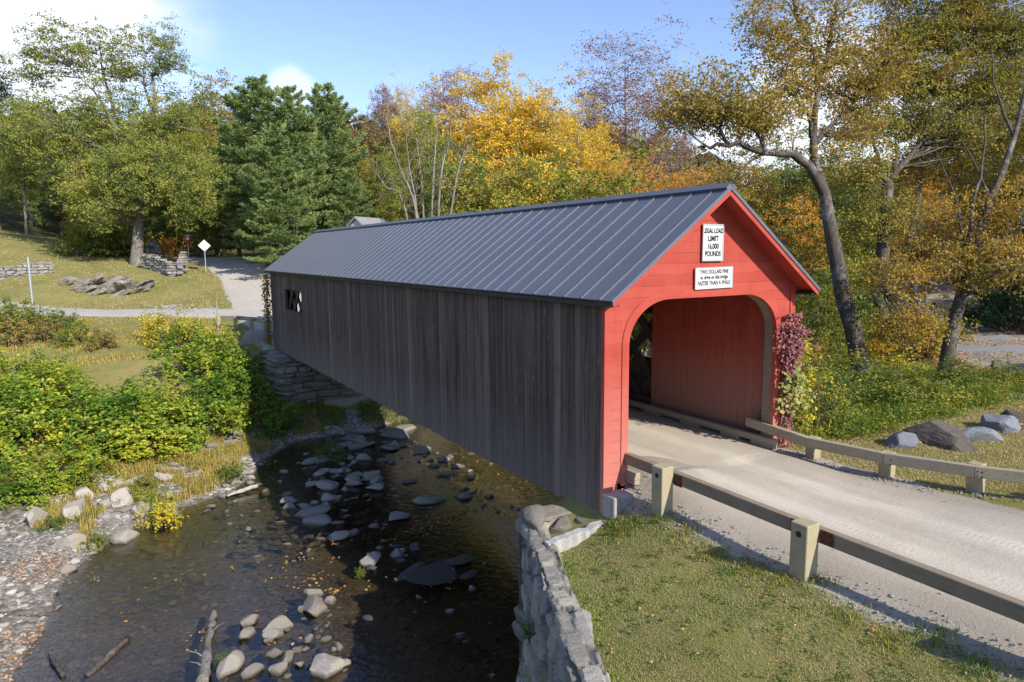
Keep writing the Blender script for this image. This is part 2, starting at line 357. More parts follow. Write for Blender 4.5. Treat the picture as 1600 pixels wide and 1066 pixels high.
HN = RBF([(0,5,-.06),(0,0,-.02),(0,-4,.0),(0,-8,.06),(0,-14,.25),(2.4,0,-.05),(2.6,-2.7,-.02),(2.9,-4.3,.05),(-2.4,0,-.1),(-2.5,-1.3,-.12),(-2.5,-4.5,-.15),(-2.4,-8,-.05),(-2,-14,.2),
  (-3.0,-.15,-.6),(-3.5,-.2,-.85),(-4.1,.5,-1.15),(-4.7,-.65,-1.03),(-6.2,-4.0,-1.02),(-7.2,-6.2,-1.15),(-4.2,-3,-.62),(-4.0,-6,-.5),(-5.5,-7,-.85),(-3.2,-2.2,-.32),(-3.2,-5,-.25),(-9,-11,-1.6),(-7,-12,-.7),(-14,-18,-2.5),(-40,-44,-3),(-10,-30,0),(0,-30,1),
  (4,1,-.3),(4.6,2.2,-.8),(5,-1.4,.02),(7.6,-3.2,.1),(8,2,-.15),(12.9,4.1,-.18),(15.5,2.6,-.2),(11,6,-.9),(20.4,4.4,.1),(25,11,-.6),(35,10,-.1),(47,17.8,0),(46,12.5,-.2),(60,20,.8),(10,-10,.4),(25,-6,.9),(60,0,3),(100,20,8),(110,60,9),(40,-40,5),(90,-50,10)], 1.2)
HF = RBF([(-14.1,7.2,-4.85),(-13.2,13,-4.8),(-10.4,17.4,-4.75),(-7,19.3,-4.75),(-3.6,24.8,-4.7),(1,25.2,-4.7),(3.4,26.3,-4.6),(15,30.3,-4.6),(30,37.5,-4.5),(60,56,-4),
  (-18,10,-4.55),(-16,15,-4.5),(-22,9,-4.5),(-18,21,-4.25),(-14,20.5,-4.2),(-10,21.5,-4.0),(-7.5,24.5,-4.1),(-5.2,27,-3.7),(-1,27.6,-3.6),(-32,5,-4.4),(-26,16,-4.3),
  (-15,28,-2.3),(-8.5,29,-2.2),(-19,28,-2.5),(-28,26,-2.5),(-5,30.5,-1.8),(-4.4,32.6,-.7),(-9,35,-.5),(-12,39,-.35),(-20,43,-.25),(-33,42,0),(-5.5,36,-.15),(4,32,-.8),(4,36,.0),(0,34,0),(0,38,.15),(-3,40,.25),
  (-7,46,.55),(-14.3,52,.5),(-18.5,57,.75),(-30,66,1.2),(-6.6,54,1.0),(-8,52,.8),(-12,58,1.3),(-3.04,60.1,3.2),(-4.56,57.4,2.6),(-7.6,59.2,2.2),(-7.8,64.2,3.5),(-8.4,69.3,4.0),(-15.7,61.7,2.3),(-15.6,66.4,3.1),(-19.5,66.4,2.9),(-20,70,4.1),(-2.3,77.5,4.5),(-2,86,4.55),(-1,97,4.6),(-7,74.4,4.7),(-21.4,89.4,7.6),(-18.5,85.3,7.2),(-14,80,5.6),(-40,84,9.5),(-45,110,15),(0,115,6),(-12,105,7),
  (4.9,61.4,4.3),(2,52,2.4),(1,46,1.2),(5,72,4.6),(9,48,1.4),(16,62,3.0),(12,80,5),(30,60,1.5),(30,47,-1.5),(45,56,.5),(15,40,-1),(40,72,7),(60,92,15),(100,120,24),(20,110,12),(90,100,14)], 2.0)
def H(x, y):
    x = np.atleast_1d(np.asarray(x, float)); y = np.atleast_1d(np.asarray(y, float)); P = np.stack([x, y], -1)
    far = np.hypot(x, y-30)
    Pc = P.copy(); s = np.minimum(1, 135/np.maximum(far, 1)); Pc[:, 0] *= s; Pc[:, 1] = 30+(Pc[:, 1]-30)*s
    dn = -sdist(P, NEAR); df = sdist(P, FAR)
    hn = HN(Pc); hf = HF(Pc)
    bed = WL-.30+.42*fbm(x*.5, y*.5, 3, 4)+.22*fbm(x*2.1, y*2.1, 5, 3)-.28*sstep(0, 4, -dn)*sstep(0, 5, -df)
    bed = np.minimum(bed, WL-.03)+.0*x
    hf = np.where(df > 0, np.maximum(hf, WL+.03+.1*np.minimum(df, 2)), hf)
    tf = sstep(-.9, .5, df)+0*x; tn = sstep(-.12, .22, dn)
    nat = sstep(3.4, 5.5, x)                                   # natural bank upstream, wall-backed elsewhere
    tn = tn*(1-nat)+nat*sstep(-2.2, .6, dn)
    h = bed*(1-tf)+hf*tf; h = h*(1-tn)+hn*tn
    amp = sstep(2, 30, far)*.10+.03
    h = h+amp*fbm(x*.35, y*.35, 11, 4)+.03*fbm(x*1.6, y*1.6, 17, 3)*np.where(np.abs(x) < 2.6, .2, 1)
    # wooded hills beyond
    r = np.hypot(x-0, y-20)
    hill = 40*sstep(170, 560, r)*(.62+.5*vn(x*.0042+3, y*.0042, 21)+.25*fbm(x*.012, y*.012, 8, 3))
    return h+hill
def hz(x, y): return float(H(x, y)[0])
def grade(parts):
    out = [parts[0][0]]
    for a, b, st in parts:
        n = max(1, int(round((b-a)/st))); out += list(np.linspace(a, b, n+1)[1:])
    return np.array(out)
gx = grade([(-900,-300,75),(-300,-120,20),(-120,-50,5),(-50,-20,.8),(-20,9,.26),(9,30,.6),(30,70,1.5),(70,130,5),(130,300,20),(300,900,75)])
gy = grade([(-700,-200,75),(-200,-50,15),(-50,-16,3),(-16,10,.24),(10,34,.32),(34,92,.7),(92,130,3),(130,320,15),(320,920,60)])
X, Y = np.meshgrid(gx, gy); Z = H(X.ravel(), Y.ravel())
nx, ny = len(gx), len(gy)
idx = np.arange(nx*ny).reshape(ny, nx)
Q = np.stack([idx[:-1,:-1], idx[:-1,1:], idx[1:,1:], idx[1:,:-1]], -1).reshape(-1, 4)
xs, ys = X.ravel(), Y.ravel()
# surface masks: R gravel/dirt, G stream bed and bar, B dry-leaf litter, A woodland floor
P2 = np.stack([xs, ys], -1); DN = -sdist(P2, NEAR); DF = sdist(P2, FAR)
n1 = fbm(xs*.9, ys*.9, 31, 4); n2 = fbm(xs*.25, ys*.25, 33, 4)
def strip_mask(path, half, soft=.5):
    d = np.abs(sdist(P2, np.array(path, float))); return 1-sstep(half-soft, half+soft, d+n1*.9)
MAIN = [(0,31),(0,37),(.4,45),(1.1,53),(1.2,60),(.4,67),(-.9,74),(-3,84),(-6,100),(-9,150)]
LEFTR = [(0,40.5),(-3.5,43),(-9,48),(-15,53.5),(-20,58.2),(-32,68),(-60,88)]
RIGHTR = [(12,-14),(17.5,-4.5),(23,3.5),(30,9.2),(38,13.4),(47,17.4),(60,23),(80,31),(120,48)]
gm = np.maximum.reduce([strip_mask(MAIN, 3.6), strip_mask(LEFTR, 1.7, .4), strip_mask(RIGHTR, 2.9, .5), strip_mask([(0,6),(0,-30)], 2.75, .25)*(DF < 0)])
gm = np.maximum(gm, strip_mask([(2.5,47),(5,56),(9,60)], 3.2))
near_edge = sstep(-.35, .35, xs+2.85+.6*n1+.16*np.minimum(ys+4, 0)*0)*(ys > -30)*(ys < .5)*(xs < 0)
gm = np.maximum(gm, near_edge*(DN > 0))
bed = np.clip(np.maximum((Z < WL+.5)*1.0, sstep(WL+.95, WL+.45, Z+.5*n2)), 0, 1)*(np.hypot(xs, ys-20) < 140)
lit = sstep(.0, .25, n2+.22*sstep(10, 16, xs)*sstep(12, 2, ys))*.6*(xs > 8)*(DN > 0)
lit = np.maximum(lit, sstep(3.9, 2.6, np.abs(sdist(P2, np.array(RIGHTR, float)))-1.2+n1)*.75*(gm < .6)*sstep(48, 34, xs))
wood = np.maximum(sstep(100, 130, np.hypot(xs, ys-10)), sstep(-.05, .15, n2+.25*(ys-56)/40*(xs > 3))*(xs > 4)*(ys > 42))
wood = np.maximum(wood, sstep(88, 97, ys+xs*.25)*.9)
gme = fast_mesh('ground', np.stack([xs, ys, Z], -1), Q)
ca = gme.color_attributes.new('surf', 'FLOAT_COLOR', 'POINT')
ca.data.foreach_set('color', np.stack([gm, bed, lit, wood], -1).astype(np.float32).ravel())
def ground_mat():
    t = NT('ground_surface'); v = t.pos(); at_ = t.n('ShaderNodeAttribute', attribute_name='surf')
    sp = t.n('ShaderNodeSeparateColor'); t.l(at_.outputs['Color'], sp.inputs[0])
    n_b = t.noise(v, .35, 5, .6); n_m = t.noise(v, 2.2, 5, .65); n_f = t.noise(v, 17, 5, .75); n_h = t.noise(v, 70, 3, .8)
    gr = t.ramp(t.math('ADD', t.math('MULTIPLY', n_b, .55), t.math('MULTIPLY', n_m, .45)), [(.33, (.145, .16, .04)), (.5, (.24, .22, .065)), (.62, (.31, .26, .10)), (.74, (.31, .235, .115))])
    gr = t.mix(t.vramp(t.noise(v, .9, 5, .7), .48, 0, .68, .65), gr, (.30, .225, .12)); gr = t.mix(t.vramp(t.noise(v, 1.7, 4, .7), .58, 0, .7, .6), gr, (.12, .16, .035))
    gr = t.mix(t.vramp(n_f, .4, .55, .7, 0), gr, t.mix(.5, gr, (.06, .07, .02)))
    gr = t.mix(t.vramp(n_h, .5, 0, .75, .4), gr, (.36, .31, .15))
    # dusty gravel
    gv = t.mix(n_m, (.33, .285, .22), (.43, .385, .315)); gv = t.mix(t.vramp(n_h, .5, 0, .8, .6), gv, (.19, .17, .145))
    gv = t.mix(t.vramp(n_f, .6, 0, .75, .4), gv, (.52, .48, .42))
    # stream bed / cobble bar
    vo = t.n('ShaderNodeTexVoronoi'); vo.inputs['Scale'].default_value = 6.5; wv = t.noise(v, 3, 3); 
    t.l(v, vo.inputs['Vector'])
    pb = t.n('ShaderNodeSeparateColor'); t.l(vo.outputs['Color'], pb.inputs[0])
    vo2 = t.n('ShaderNodeTexVoronoi'); vo2.inputs['Scale'].default_value = 19; t.l(v, vo2.inputs['Vector'])
    pb2 = t.n('ShaderNodeSeparateColor'); t.l(vo2.outputs['Color'], pb2.inputs[0])
    cob = t.ramp(pb.outputs[0], [(0, (.10, .085, .06)), (.5, (.20, .175, .135)), (.85, (.28, .255, .215)), (1, (.40, .37, .33))])
    cob2 = t.ramp(pb2.outputs[0], [(0, (.12, .10, .08)), (.6, (.27, .24, .20)), (.9, (.44, .41, .38)), (1, (.62, .60, .57))])
    cob = t.mix(t.vramp(n_b, .4, 0, .62, 1), cob, cob2)
    sepz = t.n('ShaderNodeSeparateXYZ'); t.l(v, sepz.inputs[0])
    wet = t.vramp(sepz.outputs[2], WL-.05, 1, WL+.10, 0)
    silt = t.mix(n_m, (.145, .12, .08), (.075, .064, .046))
    cobw = t.mix(t.vramp(n_b, .45, .15, .66, .9), t.mix(1.0, cob, (.56, .52, .43), 'MULTIPLY'), silt)
    cobw = t.mix(.12, cobw, (.14, .12, .09))
    cob = t.mix(wet, cob, cobw)
    lt = t.ramp(n_f, [(.3, (.13, .075, .04)), (.5, (.25, .13, .065)), (.7, (.34, .21, .12))])
    wd = t.ramp(n_m, [(.3, (.04, .05, .018)), (.55, (.075, .075, .028)), (.75, (.12, .09, .035))])
    m_edge = t.math('ADD', sp.outputs[0], t.math('MULTIPLY', t.math('SUBTRACT', n_f, .5), .7))
    c = t.mix(at_.outputs['Alpha'], gr, wd)
    c = t.mix(t.vramp(t.math('ADD', sp.outputs[2], t.math('MULTIPLY', t.math('SUBTRACT', n_f, .5), .8)), .35, 0, .6, 1), c, lt)
    c = t.mix(t.vramp(m_edge, .35, 0, .65, 1), c, gv)
    bm_ = t.vramp(t.math('ADD', sp.outputs[1], t.math('MULTIPLY', t.math('SUBTRACT', n_m, .5), .6)), .35, 0, .6, 1)
    c = t.mix(bm_, c, cob)
    h = t.math('ADD', t.math('MULTIPLY', n_f, .6), t.math('MULTIPLY', n_h, .35))
    hv = t.math('MULTIPLY', t.math('MULTIPLY', t.math('SUBTRACT', .6, vo.outputs['Distance']), bm_), 1.2)
    t.principled(c, .95, t.bump(t.math('ADD', h, hv), .7, .05), .1); return t.m
ground = link('ground', gme, ground_mat(), smooth=True); tag(ground, 'grassy valley ground with banks and stream bed', 'ground', kind='structure')
# ------------------------------------------------------------------ water
def water_mat():
    t = NT('stream_water'); v = t.pos()
    sep = t.map(v, (1, 1, 1), (0, 0, .45)); w1 = t.noise(t.map(sep, (2.0, 3.2, 1)), 1.7, 4, .55, .5); w2 = t.noise(sep, 9, 3, .6, .2)
    fl = t.noise(v, .33, 3, .5)
    h = t.math('ADD', w1, t.math('MULTIPLY', w2, t.vramp(fl, .4, .08, .65, .5)))
    nrm = t.bump(h, .42, .04)
    tr = t.n('ShaderNodeBsdfTransparent'); tr.inputs[0].default_value = (.66, .60, .49, 1)
    gl = t.n('ShaderNodeBsdfGlossy'); gl.inputs['Roughness'].default_value = .06; gl.inputs[0].default_value = (.9, .93, 1, 1); t.l(nrm, gl.inputs['Normal'])
    lw = t.n('ShaderNodeLayerWeight'); lw.inputs[0].default_value = .5; t.l(nrm, lw.inputs['Normal']); fz = t.math('ADD', .03, t.math('MULTIPLY', .95, t.math('POWER', lw.outputs['Facing'], 3.5)))
    ms = t.n('ShaderNodeMixShader'); t.l(fz, ms.inputs[0])
    t.l(tr.outputs[0], ms.inputs[1]); t.l(gl.outputs[0], ms.inputs[2]); t.l(ms.outputs[0], t.out.inputs[0]); return t.m
wx = np.linspace(-110, 130, 90); wy = np.linspace(-70, 130, 80); WX, WY = np.meshgrid(wx, wy)
wi = np.arange(WX.size).reshape(WX.shape); WQ = np.stack([wi[:-1,:-1], wi[:-1,1:], wi[1:,1:], wi[1:,:-1]], -1).reshape(-1, 4)
cc = np.stack([WX.ravel()[WQ].mean(1), WY.ravel()[WQ].mean(1)], -1)
keep = (-sdist(cc, NEAR) < 5) & (sdist(cc, FAR) < 6)
wv, inv = np.unique(WQ[keep], return_inverse=True)
wme = fast_mesh('water', np.stack([WX.ravel()[wv], WY.ravel()[wv], np.full(len(wv), WL)], -1), inv.reshape(-1, 4))
tag(link('water', wme, water_mat()), 'shallow dark stream flowing under the bridge', 'stream', kind='structure')
# ------------------------------------------------------------------ roads, draped just above the ground
def road_mat(name, c0, c1, dark, leaves=0.0, tracks=False):
    t = NT(name); v = t.pos(); uv = t.n('ShaderNodeAttribute', attribute_name='across')
    a = uv.outputs['Fac']; nm = t.noise(v, 1.3, 5, .65); nf = t.noise(v, 14, 5, .75); nh = t.noise(v, 55, 3, .8)
    c = t.mix(nm, c0, c1); c = t.mix(t.vramp(nf, .5, 0, .8, .45), c, dark); c = t.mix(t.vramp(nh, .55, 0, .8, .45), c, tuple(x*1.35 for x in c1))
    c = t.mix(t.vramp(nh, .3, .5, .45, 0), c, tuple(x*.55 for x in c0))
    st = t.noise(t.map(v, (1.6, .13, 1)), 1.6, 5, .6, .3); c = t.mix(t.vramp(st, .5, 0, .75, .4), c, tuple(x*.74 for x in c0)); c = t.mix(t.vramp(st, .5, .5, .3, 0), c, tuple(min(1, x*1.12) for x in c1)) if False else c
    if tracks:
        aw = t.math('ADD', a, t.math('MULTIPLY', t.math('SUBTRACT', t.noise(t.map(v, (.3, .35, 1)), 1.0, 3, .6), .5), .9))
        tr1 = t.math('ABSOLUTE', t.math('SUBTRACT', t.math('ABSOLUTE', aw), .78)); band = t.vramp(tr1, .10, 1, .42, 0)
        c = t.mix(t.math('MULTIPLY', band, t.vramp(nm, .25, .25, .7, .7)), c, tuple(min(1, x*1.18) for x in c1))
        c = t.mix(t.vramp(t.math('ABSOLUTE', aw), 1.35, 0, 2.2, .6), c, tuple(x*.72 for x in c0))
        tw = t.n('ShaderNodeTexWave', wave_type='BANDS', bands_direction='Y'); tw.inputs['Scale'].default_value = 3.2; tw.inputs['Distortion'].default_value = 2.5; tw.inputs['Detail'].default_value = 2; t.l(v, tw.inputs['Vector'])
        tread = t.math('MULTIPLY', t.math('MULTIPLY', t.vramp(tr1, .06, 1, .12, 0), t.vramp(tw.outputs['Fac'], .6, 0, .8, 1)), t.vramp(nm, .45, 0, .6, 1)); c = t.mix(t.math('MULTIPLY', tread, .4), c, dark)
    if leaves: c = t.mix(t.vramp(t.noise(v, 5, 5, .8), .55, 0, .68, leaves), c, (.27, .14, .07))
    h = t.math('ADD', t.math('MULTIPLY', nf, .6), t.math('MULTIPLY', nh, .4))
    t.principled(c, .95, t.bump(h, .6, .035), .1); return t.m
def road(name, path, half, mat, label, lift=.035, step=.6, nacross=13, rag=.25, flat=True):
    pts = np.array(path, float); seg = np.hypot(*np.diff(pts, axis=0).T); cum = np.r_[0, np.cumsum(seg)]
    s = np.arange(0, cum[-1], step); 
    # smooth the polyline
    xy = np.stack([np.interp(s, cum, pts[:, k]) for k in (0, 1)], -1); k = max(1, int(4/step)); ker = np.ones(2*k+1)/(2*k+1)
    xy = np.stack([np.convolve(np.pad(xy[:, j], k, mode='edge'), ker, 'valid') for j in (0, 1)], -1)
    d = np.gradient(xy, axis=0); d /= np.linalg.norm(d, axis=1)[:, None]; nrm = np.stack([-d[:, 1], d[:, 0]], -1)
    u = np.linspace(-1, 1, nacross); hw = half*np.ones((len(xy), 1))
    off = u[None]*hw; off[:, 0] -= rag*(fbm(s*.5, s*0, 41, 4)*2); off[:, -1] += rag*(fbm(s*.5, s*0+5, 43, 4)*2)
    Px = xy[:, 0:1]+nrm[:, 0:1]*off; Py = xy[:, 1:2]+nrm[:, 1:2]*off
    Pz = H(Px.ravel(), Py.ravel()).reshape(Px.shape)
    if name == 'road': Pz = np.where(Py > -.3, -.012+.0*Pz, Pz)
    if not flat: Pz = np.maximum(Pz, Pz.mean(1, keepdims=True)-.1)
    edge = np.abs(u)[None] > .97
    Pz = Pz+np.where(edge, -.02, lift)
    ii = np.arange(Px.size).reshape(Px.shape); q = np.stack([ii[:-1,:-1], ii[:-1,1:], ii[1:,1:], ii[1:,:-1]], -1).reshape(-1, 4)[:, ::-1]
    me = fast_mesh(name, np.stack([Px.ravel(), Py.ravel(), Pz.ravel()], -1), q)
    at_ = me.attributes.new('across', 'FLOAT', 'POINT'); at_.data.foreach_set('value', off.ravel().astype(np.float32))
    return tag(link(name, me, mat, smooth=True), label, 'road', kind='structure')
dirt = road_mat('pale_dirt_road', (.40, .345, .27), (.53, .475, .385), (.28, .235, .185), 0.0, True)
road('road', [(0,13),(0,6),(0,0),(0,-4),(0,-9),(.4,-16),(2,-30)], 2.32, dirt, 'dusty dirt road running out of the covered bridge', .05, .2, 17, .05, flat=True)
road('far_road', MAIN, 3.7, road_mat('far_dirt_road', (.40, .36, .30), (.50, .45, .38), (.25, .22, .18)), 'dirt road curving uphill beyond the bridge', .05, .5, 13, .3)
road('side_lane', LEFTR, 1.5, road_mat('side_lane_gravel', (.38, .35, .31), (.47, .44, .39), (.27, .25, .22)), 'gravel lane running left across the grass', .06, .5, 9, .25)
road('back_road', RIGHTR, 2.5, road_mat('grey_back_road', (.25, .24, .225), (.32, .31, .295), (.18, .17, .16), .55), 'grey leaf strewn road behind the trees', .05, .6, 11, .3)
# ------------------------------------------------------------------ covered bridge
W2 = 2.98; LEN = 31.7; ZB = -.68; EV = 3.96; RG = 6.29; RH = 3.24; OVF = .52; SL = (RG-EV)/RH
def roofz(x): return RG-SL*abs(x)
br = empty('covered_bridge', (0, 0, 0), 'long wooden covered bridge with red gable portal and grey metal roof', 'covered bridge')
def siding(sgn, wins):
    mb = MB(); y = 0.03; r = random.Random(5+int(sgn))
    while y < LEN-.03:
        w = r.choice([.2, .23, .26, .28]); y1 = min(y+w, LEN-.03); dx = r.uniform(0, .012)
        zt = roofz(W2)-.12; zb = ZB+r.uniform(-.035, .02)-.05*math.sin(PI*y/LEN)
        x0, x1 = sorted((sgn*(W2-.028), sgn*(W2+dx))); g = .003
        spans = [(zb, zt)]
        for (wa, wb, za, zc) in wins:
            if y < wb and y1 > wa: spans = [(zb, za), (zc, zt)]
        for a, b in spans: mb.box(x0, x1, y+g, y1-g, a, b)
        y = y1
    return mb.build('side_wall', M['siding'], br)
WINL = [(24.7, 28.05, 1.88, 3.0)]; WINR = [(4.7, 8.6, 1.6, 3.0)]
siding(-1, WINL); siding(1, WINR)
# frame linings of the window openings
for sgn, wins in ((-1, WINL), (1, WINR)):
    for (a, b, c, d) in wins:
        mb = MB(); x0, x1 = sorted((sgn*(W2-.11), sgn*(W2-.03)))
        mb.box(x0, x1, a-.1, a+.012, c-.1, d+.1); mb.box(x0, x1, b-.012, b+.1, c-.1, d+.1); mb.box(x0, x1, a, b, c-.1, c+.012); mb.box(x0, x1, a, b, d-.012, d+.1)
        mb.build('window_frame', M['timber_dark'], br)
# lattice trusses
for sgn in (-1, 1):
    mb = MB(); z0, z1 = .02, 3.75; hgt = z1-z0
    k = -3
    for lay, dirn in ((0, 1), (1, -1)):
        xx = sgn*(2.72+.075*lay)
        yy = -hgt
        while yy < LEN:
            a = (xx, yy if dirn > 0 else yy+hgt, z0); b = (xx, yy+hgt if dirn > 0 else yy, z1)
            # clip to the bridge length
            def clip(p, q):
                p = list(p); q = list(q)
                for lim in (.25, LEN-.25):
                    for m_, n_ in ((p, q), (q, p)):
                        if (lim < 1 and m_[1] < lim < n_[1]) or (lim > 1 and m_[1] > lim > n_[1]):
                            tt = (lim-m_[1])/(n_[1]-m_[1]); m_[2] += (n_[2]-m_[2])*tt; m_[1] = lim
                return p, q
            p, q = clip(a, b)
            if abs(p[1]-q[1]) > .2 and .2 <= min(p[1], q[1]) and max(p[1], q[1]) <= LEN-.2: mb.bar(p, q, .28, .07, (1, 0, 0))
            yy += 1.25
    mb.build('lattice_truss', M['timber_dark'], br)
    for z in (.28, 3.5):
        m2 = MB(); x0, x1 = sorted((sgn*2.60, sgn*2.685)); m2.box(x0, x1, .3, LEN-.3, z-.15, z+.15); m2.build('truss_chord', M['timber_dark'], br)
# deck
mb = MB(); mb.box(-2.6, 2.6, 0, LEN, -.12, .012)
def deck_mat():
    t = NT('dusty_deck_planks'); v = t.pos(); a = t.noise(v, 1.6, 5, .65); b = t.noise(v, 26, 4, .75)
    c = t.mix(a, (.34, .30, .245), (.44, .40, .335)); c = t.mix(t.vramp(b, .5, 0, .8, .5), c, (.2, .17, .13))
    t.principled(c, .95, t.bump(b, .5, .02), .1); return t.m
mb.build('deck', deck_mat(), br)
for y in np.arange(.5, LEN, 1.25):
    mb = MB(); mb.box(-2.7, 2.7, y, y+.16, -.52, -.125); mb.build('floor_beam', M['timber_dark'], br)
for sgn in (-1, 1):
    x0, x1 = sorted((sgn*2.45, sgn*2.9)); m2 = MB(); m2.box(x0, x1, .1, LEN-.1, -.66, -.53); m2.build('bottom_chord', M['timber_dark'], br)
# curb timbers on blocks
for sgn in (-1, 1):
    cb = MB(); x0, x1 = sorted((sgn*2.22, sgn*2.38)); y = -.16 if sgn > 0 else -.3
    cb.box(x0, x1, y, 5.1, .115, .27); cb.box(x0, x1, 5.12, LEN+.1, .115, .27)
    c = cb.build('curb_rail', M['timber'], br, bevel=.012)
    k = 0; yy = y+.04
    for (a, b) in [(y, .55), (.95, 1.55), (2.35, 3.05), (3.9, 4.6)]+[(q, q+.5) for q in np.arange(5.4, LEN-.6, 1.2)]:
        bl = MB(); bl.box(min(x0, x1)+.01, max(x0, x1)-.01, a+.01, b, .02, .113); bl.build('curb_block', M['timber'], c)
# inner wall panels
for sgn in (-1, 1):
    p = MB(); x0, x1 = sorted((sgn*2.565, sgn*2.595)); p.box(x0, x1, .13, 4.62, .02, 4.05); p.build('inner_wall', M['red_v'], br)
    p = MB(); p.box(x0, x1, LEN-4.5, LEN-.13, .02, 4.05); p.build('inner_wall', M['red_v'], br)
# gable portal
def arch(n=14, e=0.0):
    """opening outline from left foot over the arch to right foot"""
    xa, za, xt, zt = 2.35+e, 2.95, 1.22+e*.45, 3.90+e
    pts = [(-xa, -.05)]
    for i in range(n+1):
        a = PI/2*i/n; pts.append((-xa+(xa-xt)*(1-math.cos(a)), za+(zt-za)*math.sin(a)))
    return pts+[(-x, z) for x, z in reversed(pts)]
def ring(mb, y0, y1, inner, outer):
    n = len(inner); vs = [(x, y0, z) for x, z in inner]+[(x, y0, z) for x, z in outer]+[(x, y1, z) for x, z in inner]+[(x, y1, z) for x, z in outer]
    fs = []
    for i in range(n-1):
        fs += [(i, i+1, n+i+1, n+i), (2*n+i, 3*n+i, 3*n+i+1, 2*n+i+1), (i, 2*n+i, 2*n+i+1, i+1), (n+i, n+i+1, 3*n+i+1, 3*n+i)]
    fs += [(0, n, 3*n, 2*n), (n-1, 3*n-1, 4*n-1, 2*n-1)]
    mb.add(vs, fs)
def portal(y, s, zfoot):
    """s=-1: faces -y"""
    A = arch(); n = len(A); y0, y1 = sorted((y, y-s*.11)); B = []
    for (x, z) in A:
        B.append((x, z))
    zs = roofz(W2)-.02
    def outer(x, z, i):
        h = n//2
        if i == 0: return (-W2+.001, zfoot)
        if i == n-1: return (W2-.001, zfoot)
        ang = math.atan2(z-1.6, x)
        # cast outwards from the centre of the opening onto wall edge or gable slope
        dx, dz = math.cos(ang), math.sin(ang); best = 1e9
        if abs(dx) > 1e-6:
            tt = (W2/abs(dx));
            if 1.6+dz*tt <= zs: best = tt
        for sg in (-1, 1):
            den = dz+SL*sg*dx
            if abs(den) > 1e-6:
                tt = (RG-.03-1.6)/den
                if tt > 0 and sg*dx*tt >= -1e-6: best = min(best, tt)
        return (dx*best, 1.6+dz*best)
    Bq = [outer(x, z, i) for i, (x, z) in enumerate(A)]
    # exact eave corners and ridge
    h = n//2
    Bq[1] = (-W2, min(2.2, Bq[1][1])) if False else Bq[1]
    iL = min(range(1, h), key=lambda i: math.hypot(Bq[i][0]+W2, Bq[i][1]-zs)); Bq[iL] = (-W2, zs); Bq[n-1-iL] = (W2, zs)
    # an inserted crown vertex for the ridge
    A2 = A[:h]+[(0, A[h][1])]+A[h:]; B2 = Bq[:h]+[(0, RG-.03)]+Bq[h:]
    mb = MB(); ring(mb, y0, y1, A2, B2)
    o = mb.build('portal', M['red_h'], br)
    tr = MB(); yy = sorted((y+s*.004, y+s*.022))
    ring(tr, yy[0], yy[1], arch(14, -.012), arch(14, .17)); tr.build('arch_trim', M['red'], o)
    for sg in (-1, 1):
        cb = MB(); x0, x1 = sorted((sg*(W2+.016), sg*(W2-.17))); ys_ = sorted((y+s*.004, y+s*.026)); cb.box(x0, x1, ys_[0], ys_[1], zfoot, zs-.03)
        xs_ = sorted((sg*(W2+.016), sg*(W2+.002))); yb = sorted((y+s*.0039, y-s*.09)); cb.box(xs_[0], xs_[1], yb[0], yb[1], zfoot, zs-.1)
        cb.build('corner_board', M['red'], o)
    # door jamb lining
    j = MB(); yj = sorted((y-s*.001-s*.11, y-s*.34)); ring(j, yj[0], yj[1], arch(14, .0), arch(14, .05)); j.build('jamb', M['timber_brown'], o)
    return o
portal(0, -1, ZB); portal(LEN, 1, ZB)
# roof
mb = MB(); Y0, Y1 = -OVF, LEN+OVF; T = .035
for sg in (-1, 1):
    a = (0, RG); b = (sg*RH, EV)
    nx_, nz_ = sg*SL/math.hypot(1, SL), 1/math.hypot(1, SL)
    prof = [(a[0], a[1]), (b[0], b[1]), (b[0]-nx_*T, b[1]-nz_*T), (a[0], a[1]-T*1.2)]
    mb.prism(prof, 1, Y0, Y1)
    y = Y0+.37
    while y < Y1-.1:       # standing seams
        p0 = Vector((0, y, RG)); p1 = Vector((sg*RH, y, EV)); u = Vector((nx_, 0, nz_))
        mb.bar(p0+u*.011+(p1-p0)*.02, p1+u*.011-(p1-p0)*.001, .03, .026, u); y += .6
roof = mb.build('roof', M['roof'], br)
cap = MB()
for sg in (-1, 1):
    u = Vector((sg*SL, 0, 1)).normalized(); d = Vector((sg, 0, -SL)).normalized(); a = Vector((0, 0, RG+.075))
    vs = []
    for yy in (Y0-.03, Y1+.03):
        for p in (a, a+d*.2, a+d*.2-u*.05, a-u*.05): vs.append((p.x, yy, p.z))
    cap.add(vs, [(0,1,2,3),(7,6,5,4),(0,4,5,1),(1,5,6,2),(2,6,7,3),(3,7,4,0)])
cap.build('ridge_cap', M['roof'], roof)
